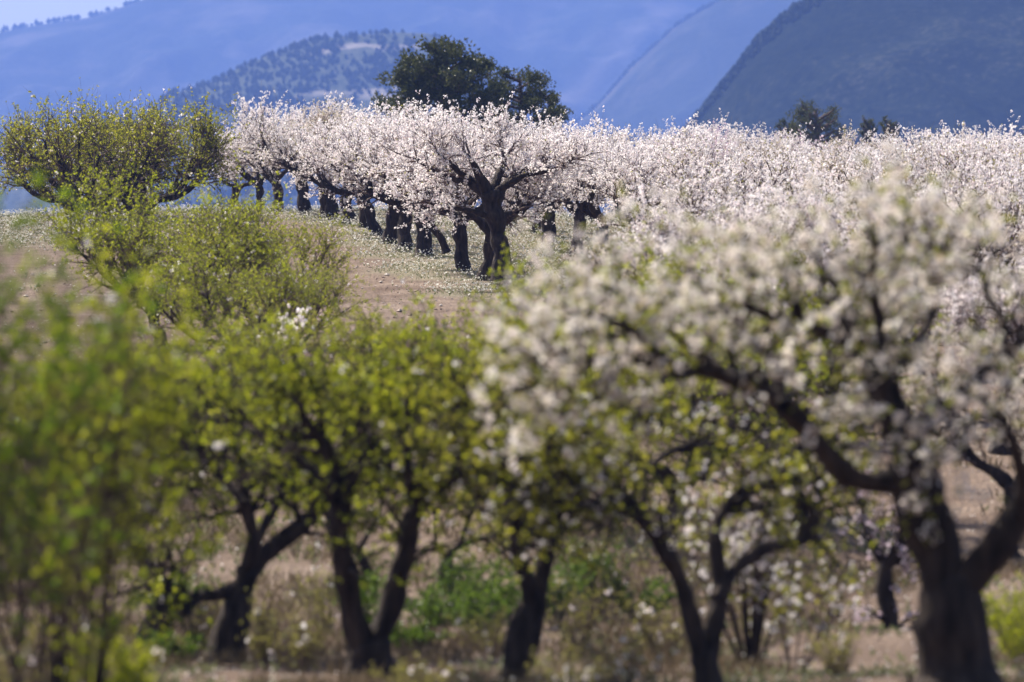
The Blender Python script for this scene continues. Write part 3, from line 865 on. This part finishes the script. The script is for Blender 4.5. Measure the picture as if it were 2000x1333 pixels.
# trees down on the slope between the front row and the crest
SPOTS = [(1290, 96, 'W', 0.9, 'white almond on the lower slope behind the long left bough of the big front tree'),
         (1400, 106, 'W', 0.95, 'white almond on the lower slope behind the middle of the big front crown'),
         (1500, 92, 'W', 0.95, 'white almond on the lower slope behind the bough fork of the big front tree'),
         (1650, 108, 'W', 1.0, 'white almond on the lower slope behind the main limb of the big front tree'),
         (1800, 98, 'W', 1.0, 'white almond on the lower slope behind the trunk knot of the big front tree'),
         (1960, 90, 'W', 0.95, 'white almond on the lower slope at the right edge behind the front crown'),
         (1420, 120, 'W', 1.0, 'white almond higher on the slope, hidden behind the big front crown centre'),
         (1740, 122, 'W', 1.0, 'white almond higher on the slope, right of the hidden central one'),
         (1900, 118, 'W', 1.0, 'white almond higher on the slope, behind the right of the front crown'),
         (1965, 74, 'W', 0.8, 'white blossoming almond in the dip right of the big front trunk'),
         (1300, 76, 'G', 1.0, 'green almond in the dip between the arching limb and the twin stems'),
         (1560, 78, 'G', 1.0, 'green almond in the dip behind the many-stemmed shrub'),
         (1130, 80, 'G', 1.0, 'green almond in the dip behind the twisted front trunk'),
         (620, 88, 'G', 0.7, 'green almond in the dip behind the V-shaped front trunk'),
         (380, 84, 'G', 0.7, 'green almond in the dip behind the crooked front trunks')]
for i, (px, Y, k, s, lab) in enumerate(SPOTS):
    if k == 'W':
        place(WHITE, int(rr.integers(0, 6)), px, Y, rr.uniform(0, 6.28), s * 0.78, lab, 'white almonds on the lower slope')
    else:
        place(MIDG, i, px, Y, rr.uniform(0, 6.28), s, lab, 'green almonds in the dip')

# ------------------------------------------------------------------ front trees, each with its own limbs
def front_tree(label, cat, group, px, Y, limbs, rng_seed, spec, knee=880, squash=0.45):
    """limbs: list of (points [(px, py, width_px)], depth drift in m)"""
    r_ = np.random.default_rng(rng_seed)
    x = (px - 1000) / FPX * Y
    z0 = gz(x, Y) - 0.03
    root = empty('almond_tree', (x, Y, z0), label, cat, group)
    base = np.array([x, Y, z0])
    axes = []
    for i, (pts, drift) in enumerate(limbs):
        n = len(pts)
        poly, rads = [], []
        d0, d1 = drift if isinstance(drift, tuple) else (0.0, drift)
        for k, (u, v, w) in enumerate(pts):
            if v < knee: v = v + (knee - v) * squash
            t = k / max(1, n - 1)
            Yk = Y + d0 * (1 - t) + d1 * t
            poly.append(P(u, v, Yk) - base)
            rads.append(w / FPX * Yk / 2)
        axes.append((poly, rads))
    build_tree(root, axes, r_, spec)
    return root

FRONT = 'almonds of the blurred front row'
# the big white tree at the right
Yb = 46.0
front_tree('big white blossoming almond in front, thick dark bulging trunk forking in two', 'almond tree', FRONT, 1862, Yb, [
    ([(1862, 1430, 175), (1862, 1320, 148), (1860, 1240, 140), (1852, 1180, 112), (1850, 1130, 108)], 0.0),
    ([(1852, 1160, 92), (1825, 1060, 100), (1795, 960, 112), (1775, 900, 96)], 0.0),
    ([(1870, 1165, 80), (1925, 1095, 70), (1990, 1015, 62), (2080, 920, 50), (2160, 800, 34), (2200, 650, 20)], -0.5),
    ([(1785, 930, 84), (1760, 840, 66), (1715, 745, 60), (1685, 690, 48), (1640, 640, 26), (1600, 560, 16)], 0.8),
    ([(1775, 940, 62), (1660, 935, 46), (1600, 865, 44), (1530, 795, 42), (1440, 742, 38), (1310, 712, 26), (1200, 700, 18), (1085, 722, 10)], (0.0, -1.2)),
    ([(1770, 850, 44), (1850, 790, 32), (1930, 715, 30), (1962, 640, 24), (1930, 560, 16), (1915, 470, 9)], 0.9),
    ([(1740, 860, 40), (1722, 720, 28), (1712, 600, 22), (1700, 480, 14), (1715, 380, 8)], -0.9),
    ([(1440, 745, 28), (1370, 690, 18), (1270, 620, 13), (1190, 560, 8)], (-0.9, -0.4)),
    ([(1690, 690, 36), (1590, 640, 26), (1480, 600, 18), (1390, 530, 12), (1330, 430, 7)], (0.6, 0.2)),
    ([(1640, 640, 24), (1660, 580, 18), (1620, 500, 14), (1580, 400, 9)], (0.8, -0.4)),
    ([(1530, 795, 30), (1500, 700, 18), (1430, 600, 12), (1440, 500, 8)], (-0.8, 1.2)),
    ([(1950, 700, 24), (2040, 640, 18), (2090, 540, 10), (2080, 440, 7)], (0.8, 0.2)),
    ([(2000, 1005, 40), (1990, 900, 26), (1960, 820, 16), (1900, 760, 9)], (-0.3, -1.4)),
    ([(1715, 745, 34), (1800, 660, 22), (1830, 540, 16), (1810, 420, 9)], (0.5, 2.0)),
    ([(1310, 712, 18), (1230, 640, 12), (1150, 610, 8)], (-1.0, -2.0)),
], 701, dict(nb=140, nb2=380, ns=1800, nflow=15000, nleaf=11000, fr=0.0215, r2=0.022, ll=0.046, lw=0.011, leaf='leaf_spring', petal='petal_front', ls=(0.15, 0.5), lb=(0.3, 0.7), lb2=(0.25, 0.6), up=0.12, ups=0.35,
             tlo=0.16, sides=14, rtwig=0.006, spread=0.036, cl=8, tuft=6, twigm='bark', droop=0.3), knee=620, squash=0.40)

GSP = dict(nb=120, nb2=330, ns=1500, nflow=60, nleaf=15500, fr=0.022, ll=0.056, lw=0.013, tuft=6, twigm='bark', leaf='leaf', lb=(0.35, 0.85), lb2=(0.3, 0.6), ls=(0.2, 0.5), up=0.02, ups=0.3, tlo=0.26, sides=10, droop=0.35, r2=0.02, rtwig=0.0055)
front_tree('green almond in front with a broad stump splitting into two long limbs like a V', 'almond tree', FRONT, 726, 56, [
    ([(728, 1380, 128), (724, 1310, 108), (716, 1255, 84)], 0.0),
    ([(706, 1270, 56), (684, 1180, 50), (668, 1080, 44), (660, 980, 38), (640, 880, 26), (600, 780, 15), (580, 700, 9)], -0.8),
    ([(730, 1265, 50), (762, 1180, 48), (788, 1090, 42), (806, 1010, 36), (870, 940, 30), (950, 890, 22), (1030, 820, 13), (1060, 740, 8)], 0.6),
    ([(808, 1005, 30), (800, 920, 20), (790, 820, 13), (800, 720, 8)], (0.5, -0.6)),
    ([(660, 980, 26), (720, 880, 18), (720, 780, 12), (700, 690, 8)], (-0.6, 0.8)),
    ([(660, 960, 24), (560, 880, 17), (480, 800, 10), (440, 720, 7)], (-0.6, 0.2)),
    ([(950, 890, 18), (900, 800, 12), (890, 700, 8)], (0.6, -0.4)),
], 711, GSP)
front_tree('green almond in front with a leaning trunk swollen at its foot, left of the V', 'almond tree', FRONT, 438, 60, [
    ([(436, 1305, 84), (444, 1260, 74), (464, 1180, 54), (486, 1110, 50)], 0.0),
    ([(484, 1120, 42), (540, 1062, 34), (620, 1000, 30), (695, 925, 24), (770, 850, 14), (800, 770, 8)], 0.6),
    ([(486, 1120, 34), (496, 1060, 30), (478, 980, 24), (470, 900, 16), (430, 800, 10), (420, 720, 7)], -0.7),
    ([(500, 1060, 22), (550, 960, 16), (580, 860, 11), (560, 770, 7)], (-0.1, 1.2)),
    ([(478, 985, 18), (400, 900, 13), (340, 820, 9), (320, 740, 6)], (-0.5, 0.5)),
    ([(462, 1150, 28), (400, 1165, 24), (345, 1165, 20), (300, 1120, 14)], -0.4),
], 712, dict(GSP, nleaf=14500, nflow=80))
front_tree('green almond in front with a crooked trunk bending to the left above dark undergrowth', 'almond tree', FRONT, 288, 62, [
    ([(290, 1290, 66), (300, 1240, 52), (326, 1180, 44), (318, 1150, 40)], 0.0),
    ([(320, 1165, 36), (290, 1110, 34), (262, 1050, 28), (250, 980, 22), (230, 880, 14), (200, 780, 9)], 0.4),
    ([(262, 1050, 20), (320, 960, 15), (350, 870, 10), (340, 780, 7)], (0.3, -0.8)),
    ([(250, 980, 16), (180, 920, 12), (130, 830, 8)], (0.3, 0.9)),
], 713, dict(GSP, nb=90, nleaf=11500))
front_tree('olive green almond in front with a twisted trunk splitting into twin upright stems', 'almond tree', FRONT, 996, 55, [
    ([(994, 1400, 62), (1002, 1320, 54), (1018, 1250, 56), (1044, 1185, 62)], 0.0),
    ([(1040, 1200, 40), (1020, 1110, 32), (1004, 1020, 28), (985, 920, 24), (960, 830, 14), (930, 740, 8)], -0.6),
    ([(1048, 1195, 42), (1062, 1110, 38), (1074, 1020, 34), (1090, 910, 28), (1112, 800, 16), (1100, 700, 9)], 0.4),
    ([(1080, 1000, 22), (1150, 920, 15), (1230, 850, 10), (1270, 780, 6)], (0.3, 1.0)),
    ([(1005, 1020, 20), (1040, 900, 14), (1010, 800, 9)], (-0.4, -1.2)),
], 714, dict(GSP, nb=100, nleaf=12000, nflow=250, leaf='leaf_olive'))
front_tree('brownish almond in front with a long arching limb reaching left and a forked limb right', 'almond tree', FRONT, 1384, 53, [
    ([(1386, 1410, 84), (1384, 1330, 62), (1376, 1270, 56)], 0.0),
    ([(1368, 1300, 40), (1345, 1190, 34), (1312, 1100, 32), (1262, 1024, 28), (1205, 986, 22), (1100, 978, 17), (1050, 975, 13), (1005, 905, 8)], -0.7),
    ([(1382, 1290, 40), (1402, 1180, 36), (1400, 1080, 28), (1400, 1020, 24), (1440, 968, 20), (1520, 930, 14), (1560, 860, 8)], 0.4),
    ([(1402, 1170, 30), (1440, 1110, 26), (1500, 1068, 26), (1572, 1054, 24), (1594, 980, 22), (1610, 920, 14), (1660, 850, 8)], 0.9),
    ([(1205, 986, 16), (1110, 930, 12), (1075, 880, 8)], (-0.5, -0.9)),
    ([(1262, 1024, 18), (1260, 930, 12), (1330, 870, 14), (1430, 880, 8)], (-0.3, 0.8)),
], 715, dict(GSP, nb=90, nb2=240, ns=1100, nleaf=10000, nflow=900, leaf='leaf_olive', tlo=0.4))
front_tree('small twisted almond stump with a few bare branches on the pinkish soil', 'almond tree', 'small almonds in the dip', 870, 70, [
    ([(870, 1150, 26), (872, 1110, 30), (874, 1090, 20), (880, 1074, 14)], 0.0),
    ([(876, 1084, 15), (905, 1062, 12), (945, 1052, 9), (974, 1046, 6)], 0.2),
    ([(900, 1064, 12), (912, 1020, 9), (930, 975, 6), (940, 900, 4)], -0.3),
    ([(874, 1090, 10), (850, 1055, 7), (850, 1000, 5)], -0.3),
], 716, dict(GSP, nb=30, nb2=80, ns=300, nleaf=1500, nflow=60, tlo=0.7, leaf='leaf_olive'))
front_tree('thin curved almond trunk showing between the limbs of the V-shaped tree', 'almond tree', 'small almonds in the dip', 724, 69, [
    ([(727, 1150, 24), (716, 1110, 20), (700, 1078, 18), (676, 1056, 15)], 0.0),
    ([(680, 1060, 13), (640, 1010, 9), (600, 930, 6)], 0.3),
    ([(700, 1078, 12), (740, 1000, 8), (760, 920, 5)], -0.4),
], 717, dict(GSP, nb=40, nb2=120, ns=500, nleaf=4500, nflow=60, tlo=0.6))
front_tree('short pollarded almond trunk sprouting pink blossoms beside the big front trunk', 'almond tree', 'small almonds in the dip', 1735, 65, [
    ([(1742, 1266, 40), (1738, 1210, 30), (1728, 1150, 32), (1732, 1100, 30)], 0.0),
    ([(1732, 1110, 22), (1700, 1060, 14), (1680, 980, 8)], 0.3),
    ([(1730, 1110, 22), (1760, 1040, 14), (1770, 960, 8)], -0.3),
], 718, dict(GSP, nb=34, nb2=70, ns=260, nleaf=500, nflow=900, petal='petal_pink', leaf='leaf_young', tlo=0.0, trunk_kids=True, lb=(0.12, 0.4), lb2=(0.15, 0.4), ls=(0.1, 0.3), fine_share=0.5))

ROWG = 'white almonds of the row along the track'
RSP = dict(nb=85, nb2=260, ns=1300, nflow=21000, nleaf=600, fr=0.0255, spread=0.035, ls=(0.25, 0.85), up=0.25, ups=0.6, ll=0.05, lw=0.014, leaf='leaf_young', cl=5, rtwig=0.005, tlo=0.25)
front_tree(ROW[0][2], 'almond tree', ROWG, 982, 154, [
    ([(984, 545, 44), (978, 500, 36), (972, 440, 36), (962, 395, 46), (956, 372, 44)], 0.0),
    ([(958, 385, 30), (925, 352, 24), (885, 330, 18), (845, 305, 11), (810, 270, 6)], 0.7),
    ([(955, 382, 26), (938, 335, 20), (925, 290, 12), (905, 245, 6)], -0.8),
    ([(965, 385, 22), (992, 352, 17), (1010, 325, 12), (1050, 290, 6)], 0.5),
    ([(960, 378, 24), (975, 325, 15), (985, 280, 9), (980, 235, 5)], 1.2),
    ([(965, 380, 20), (1020, 330, 13), (1085, 305, 8), (1120, 270, 5)], -1.0),
    ([(968, 430, 14), (920, 412, 11), (870, 405, 8), (830, 395, 5)], -0.9),
    ([(972, 425, 12), (1010, 410, 9), (1040, 385, 6)], 0.9),
    ([(925, 352, 15), (880, 290, 9), (850, 240, 5)], (0.2, -1.3)),
], 731, RSP, knee=365, squash=0.42)
front_tree(ROW[3][2], 'almond tree', ROWG, 869, 167, [
    ([(872, 494, 15), (862, 468, 14), (846, 446, 16), (840, 420, 17), (842, 400, 16)], 0.0),
    ([(842, 405, 12), (820, 370, 9), (790, 330, 6), (770, 290, 3)], 0.6),
    ([(842, 405, 12), (852, 360, 9), (850, 310, 6), (840, 250, 3)], -0.6),
    ([(842, 408, 10), (870, 375, 7), (890, 335, 4)], 0.5),
], 732, dict(RSP, nb=50, nb2=140, ns=650, nflow=10500), knee=365, squash=0.3)

# ------------------------------------------------------------------ many-stemmed shrubs, thickets and bushes
def shrub(name, label, cat, group, px, Y, h, w, nstem, seed, stem_r=0.012, nleaf=3000, nflow=0, ns=300, nb=60, leaf='leaf', petal='petal', barkm='bark', ll=0.05, lw=0.012, lean=0.0, stems_parts=True, ups=0.5, tlo=0.25, vert=1.0, twigm='twig', fr=0.022, tuft=4):
    r_ = np.random.default_rng(seed)
    x = (px - 1000) / FPX * Y
    z0 = gz(x, Y) - 0.03
    root = empty(name, (x, Y, z0), label, cat, group)
    PP = np.empty((nstem, 9, 3)); PR = np.empty((nstem, 9))
    for i in range(nstem):
        a = r_.uniform(0, 6.28); q_ = r_.random() ** 0.6
        out_ = np.array([math.cos(a), math.sin(a)]) * w * q_
        hh = h * r_.uniform(0.65, 1.0) * (1 - 0.25 * q_)
        b0 = out_ * 0.12
        ph = r_.uniform(0, 6.28, 2)
        for k in range(9):
            t = k / 8
            xy = b0 + (out_ - b0) * t ** vert + 0.04 * h * 0.3 * np.array([math.sin(5 * t + ph[0]), math.sin(4 * t + ph[1])]) * t
            PP[i, k] = (xy[0] + lean * t * h, xy[1], hh * t)
        PR[i] = stem_r * r_.uniform(0.6, 1.2) * np.linspace(1, 0.25, 9)
        if stems_parts:
            V, F = tubes(PP[i:i + 1], PR[i:i + 1], 6, 0.05, r_)
            link(bpy.data.objects.new('stem', make_mesh('stem', V, [F], [M[barkm]], smooth=True)), root)
    b1, r1 = spawn(r_, PP, PR, nb, tlo, 1.0, 0.14 * h, 0.34 * h, 45, 0.4, 5, 0.15, 0.6, 0.012, 0.3)
    sh, rs_ = spawn(r_, np.concatenate([b1, PP[:, ::2]]), np.concatenate([r1, PR[:, ::2]]), ns, tlo, 1.0, 0.06 * h, 0.2 * h, 40, ups, 3, 0.12, 0.7, 0.005, 0.4)
    rs_ = np.maximum(rs_, 0.002)
    grp = [(b1, r1, 3), (sh, rs_, 3)]
    if not stems_parts:
        grp.append((PP, PR, 5))
    tag(link(bpy.data.objects.new('twigs', twig_mesh(grp, twigm)), root), kind='stuff')
    if nleaf or nflow:
        cm = crown_mesh(r_, sh, b1, nflow, nleaf, fr, ll, lw, petal, leaf, tuft, 0.02, 0.8)
        tag(link(bpy.data.objects.new('crown', cm), root), kind='stuff')
    return root

TH = 'tall leafy thickets at the left in front'
shrub('thicket', 'tall upright green thicket at the left edge, thin straight dark stems', 'thicket', TH, -10, 38, 4.0, 0.75, 11, 801, 0.022, 8000, 16, 1000, 190, ll=0.065, lw=0.016, ups=0.9, tlo=0.3, leaf='leaf_dark', tuft=6)
shrub('thicket', 'tall upright green thicket second from the left edge, slender shoots rising', 'thicket', TH, 150, 41, 3.65, 0.65, 11, 802, 0.020, 7000, 16, 900, 170, ll=0.065, lw=0.016, ups=0.9, tlo=0.3, leaf='leaf', tuft=6)
shrub('thicket', 'green thicket with brown lower stems, between the tall ones and the crooked trunk', 'thicket', TH, 90, 46, 3.5, 0.9, 12, 803, 0.018, 6500, 120, 800, 190, ll=0.05, lw=0.013, ups=0.8, tlo=0.35)
shrub('shrub', 'bright yellow green shrub low at the left in front of the stems', 'shrub', 'low shrubs in front', 205, 42, 0.95, 0.30, 10, 804, 0.008, 4500, 0, 420, 60, ups=0.9, tlo=0.1)
shrub('shrub', 'many-stemmed bare dark shrub with scattered small white blossoms', 'shrub', 'low shrubs in front', 1468, 58, 2.3, 0.8, 18, 805, 0.024, 900, 1300, 420, 90, leaf='leaf_olive', ups=0.7, tlo=0.3)
shrub('shrub', 'low branching bare shrub right of the many-stemmed one, leaning right', 'shrub', 'low shrubs in front', 1560, 57, 1.15, 0.7, 8, 806, 0.014, 300, 150, 200, 50, leaf='leaf_olive', lean=0.25, ups=0.4)
BU = 'low green bushes in the dip'
for i, (px, Y, h, w, lab) in enumerate([
        (735, 63, 0.62, 0.42, 'dark green bush seen between the V-shaped limbs'),
        (850, 64, 0.50, 0.42, 'rounded green bush right of the V-shaped trunk'),
        (940, 63, 0.55, 0.50, 'broad green bush left of the twisted twin-stemmed trunk'),
        (1090, 65, 0.66, 0.38, 'green bush just right of the twin-stemmed trunk'),
        (1165, 66, 0.80, 0.42, 'taller dark green bush between twin stems and arching limb'),
        (330, 60, 0.35, 0.40, 'dark green low bush at the foot of the crooked left trunk'),
        (2010, 57, 1.0, 0.55, 'bright green bush at the right edge beside the big trunk'),
        (1985, 60, 0.6, 0.5, 'lower bright green bush behind the one at the right edge'),
        (690, 66, 0.55, 0.35, 'ragged green bush at the left of the gap in the V-shaped tree'),
        (790, 61, 0.32, 0.5, 'low ragged green growth just right of the V-shaped stump'),
        (905, 67, 0.70, 0.6, 'wide green bush behind, right of the small twisted stump'),
        (990, 66, 0.50, 0.5, 'green bush partly behind the twisted trunk with twin stems'),
        (1250, 66, 0.45, 0.5, 'low green growth under the arching limb'),
        (350, 66, 0.45, 0.5, 'dim green bush between the two leftmost front trunks')]):
    shrub('bush', lab, 'bush', BU, px, Y, h * 1.15, w, 22, 820 + i, 0.007, 3600, 0, 420, 110, leaf='leaf' if i in (6, 7) else 'leaf_bush', ll=0.04, lw=0.010, stems_parts=False, ups=0.35, tlo=0.2, twigm='dry_twig')
DR = 'dry twiggy bushes in front'
for i, (px, Y, h, w, lab) in enumerate([
        (580, 57, 0.75, 0.42, 'dry grey twiggy bush between the swollen foot and the V-shaped stump'),
        (515, 58, 0.85, 0.15, 'thin bare sapling stalks right of the swollen trunk foot'),
        (830, 52, 0.40, 0.5, 'dry brown twiggy bush right of the V-shaped stump'),
        (1110, 52, 0.55, 0.5, 'dry brown twiggy bush right of the twisted trunk'),
        (1220, 53, 0.70, 0.5, 'dry twiggy bush with small white flowers left of the arching limb'),
        (1290, 60, 0.8, 0.5, 'dry twiggy bush behind the foot of the arching limb'),
        (1640, 56, 0.5, 0.3, 'thin bare twigs left of the pollarded trunk'),
        (60, 47, 1.1, 0.7, 'dry brown brush low at the left edge under the thickets'),
        (215, 48, 1.0, 0.6, 'dry brown brush at the foot of the second thicket, behind the yellow green shrub'),
        (390, 62, 0.8, 0.5, 'dry grey brush between the crooked trunk and the swollen foot'),
        (640, 64, 0.9, 0.5, 'dry twiggy bush close behind the left limb of the V-shaped tree'),
        (960, 60, 0.6, 0.5, 'dry brown brush left of the twisted trunk'),
        (1545, 66, 1.1, 0.6, 'tall dry brush right of the many-stemmed shrub'),
        (1120, 60, 0.9, 0.5, 'dry brush in the gap right of the twin stems'),
        (1470, 61, 0.9, 0.6, 'dry twiggy bush tangled behind the many-stemmed shrub'),
        (1180, 66, 1.2, 0.7, 'tall dry twiggy bush in the dip under the arching limb'),
        (1330, 68, 1.3, 0.8, 'tall dry twiggy bush in the dip behind the forked right limb')]):
    shrub('dry_bush', lab, 'bush', DR, px, Y, h, w, 26, 840 + i, 0.007, 1300, 60 if i in (3, 4, 5) else 20, 420, 120, leaf='leaf_young', ll=0.03, lw=0.006, barkm='dry_twig', twigm='dry_twig', stems_parts=False, ups=0.6, tlo=0.15)

# blossom sprig among the leaves
shrub('almond_sapling', 'small sapling with a cluster of white pinkish blossoms above the front leaves', 'sapling', 'blossoming saplings', 545, 100, 1.75, 0.35, 4, 860, 0.012, 400, 420, 120, 26, leaf='leaf', petal='petal', ups=0.5, tlo=0.7, fr=0.03)

# ------------------------------------------------------------------ ground cover
def scatter(n, x0, x1, y0, y1, rng, keep=None):
    x = rng.uniform(x0, x1, n); Y = rng.uniform(y0, y1, n)
    k = np.abs(x) < Y * 0.098 + 1.0
    x, Y = x[k], Y[k]
    if keep is not None:
        k = keep(x, Y); x, Y = x[k], Y[k]
    return x, Y, ground_z(x, Y)
rg = np.random.default_rng(900)
# white-flowered herbs on the slope under the blossoming row
x, Y, z = scatter(66000, -24, 8, 142, 246, rg, lambda x, Y: rg.random(len(x)) < herb_mask(x, Y) * 0.9 + 0.02)
n = len(x)
h = rg.uniform(0.08, 0.28, n)
C = np.stack([x, Y, z], -1)
fl = rg.random(n) < 0.8
V1, F1 = flowers(rg, (C + np.stack([0 * h, 0 * h, h], -1))[fl], unit(rg.normal(size=(int(fl.sum()), 3)) * 0.6 + np.array([0, -0.3, 1])), 0.029)
Cl = np.repeat(C, 2, 0); Cl[:, 2] += rg.random(len(Cl)) * 0.1
D = unit(rg.normal(size=Cl.shape) * 0.5 + np.array([0, 0, 1.0]))
V2, F2 = leaves(rg, Cl, D, 0.07, 0.016, len(V1))
mi = np.concatenate([np.zeros(len(F1), int), np.ones(len(F2), int)])
o = link(bpy.data.objects.new('wildflowers', make_mesh('wildflowers', np.vstack([V1, V2]), [np.vstack([F1, F2])], [M['herb_flower'], M['herb']], mi)))
tag(o, 'low herbs with tiny white flowers covering the slope under the blossoming row', 'wildflowers', kind='stuff')
# dry grass and weeds near the front trees
x, Y, z = scatter(50000, -9, 9, 44, 100, rg, lambda x, Y: (fbm(x / 1.5, Y / 3, 55, 3) > 0.05) & (rg.random(len(x)) < np.clip((95 - Y) / 30, 0.1, 1)))
C = np.repeat(np.stack([x, Y, z], -1), 3, 0)
C[:, :2] += rg.normal(size=(len(C), 2)) * 0.04
V, F = leaves(rg, C, unit(rg.normal(size=C.shape) * 0.45 + np.array([0, 0, 1.0])), 0.20, 0.005)
o = link(bpy.data.objects.new('dry_grass', make_mesh('dry_grass', V, [F], [M['straw']])))
tag(o, 'dry straw coloured grass on the ground around the front trunks', 'grass', kind='stuff')
x, Y, z = scatter(16000, -9, 9, 44, 80, rg, lambda x, Y: fbm(x / 1.2, Y / 2, 65, 3) > 0.12)
C = np.stack([x, Y, z], -1)
C3 = np.repeat(C, 3, 0); C3[:, 2] += rg.random(len(C3)) * 0.06
V1, F1 = leaves(rg, C3, unit(rg.normal(size=C3.shape) * 0.7 + np.array([0, 0, 1.0])), 0.09, 0.016)
fl = rg.random(len(C)) < 0.2
V2, F2 = flowers(rg, C[fl] + np.array([0, 0, 0.14]), unit(rg.normal(size=(int(fl.sum()), 3)) * 0.5 + np.array([0, 0, 1.0])), 0.016, len(V1))
mi = np.concatenate([np.ones(len(F1), int), np.zeros(len(F2), int)])
o = link(bpy.data.objects.new('weeds', make_mesh('weeds', np.vstack([V1, V2]), [np.vstack([F1, F2])], [M['herb_flower'], M['herb']], mi)))
tag(o, 'low green weeds with white flowers on the soil in front', 'weeds', kind='stuff')
# fallen petals and stones
x, Y, z = scatter(8000, -12, 14, 46, 130, rg)
V, F = flowers(rg, np.stack([x, Y, z + 0.03], -1), unit(rg.normal(size=(len(x), 3)) * 0.4 + np.array([0, 0, 1.0])), 0.014)
o = link(bpy.data.objects.new('fallen_petals', make_mesh('fallen_petals', V, [F], [M['petal']])))
tag(o, 'fallen white almond petals strewn over the soil', 'petals', kind='stuff')
x, Y, z = scatter(9000, -14, 14, 44, 175, rg, lambda x, Y: herb_mask(x, Y) < 0.4)
s = rg.gamma(2.0, 0.010, len(x)) + 0.012
o = blobs('stones', np.stack([x, Y, z + s * 0.2], -1), np.stack([s, s, s * 0.6], -1), rg, M['stone'], 0.25, octa=True)
tag(o, 'small pale stones and clods lying on the pinkish soil', 'stones', kind='stuff')
_c = {}
for m in bpy.data.meshes:
    k = m.name.split('.')[0]; _c[k] = _c.get(k, 0) + len(m.loops) - 2 * len(m.polygons)
print('BRK', sorted(_c.items(), key=lambda a: -a[1])[:12])
print('tris', sum(len(m.loops) - 2 * len(m.polygons) for m in bpy.data.meshes), 'mass', n_mass)
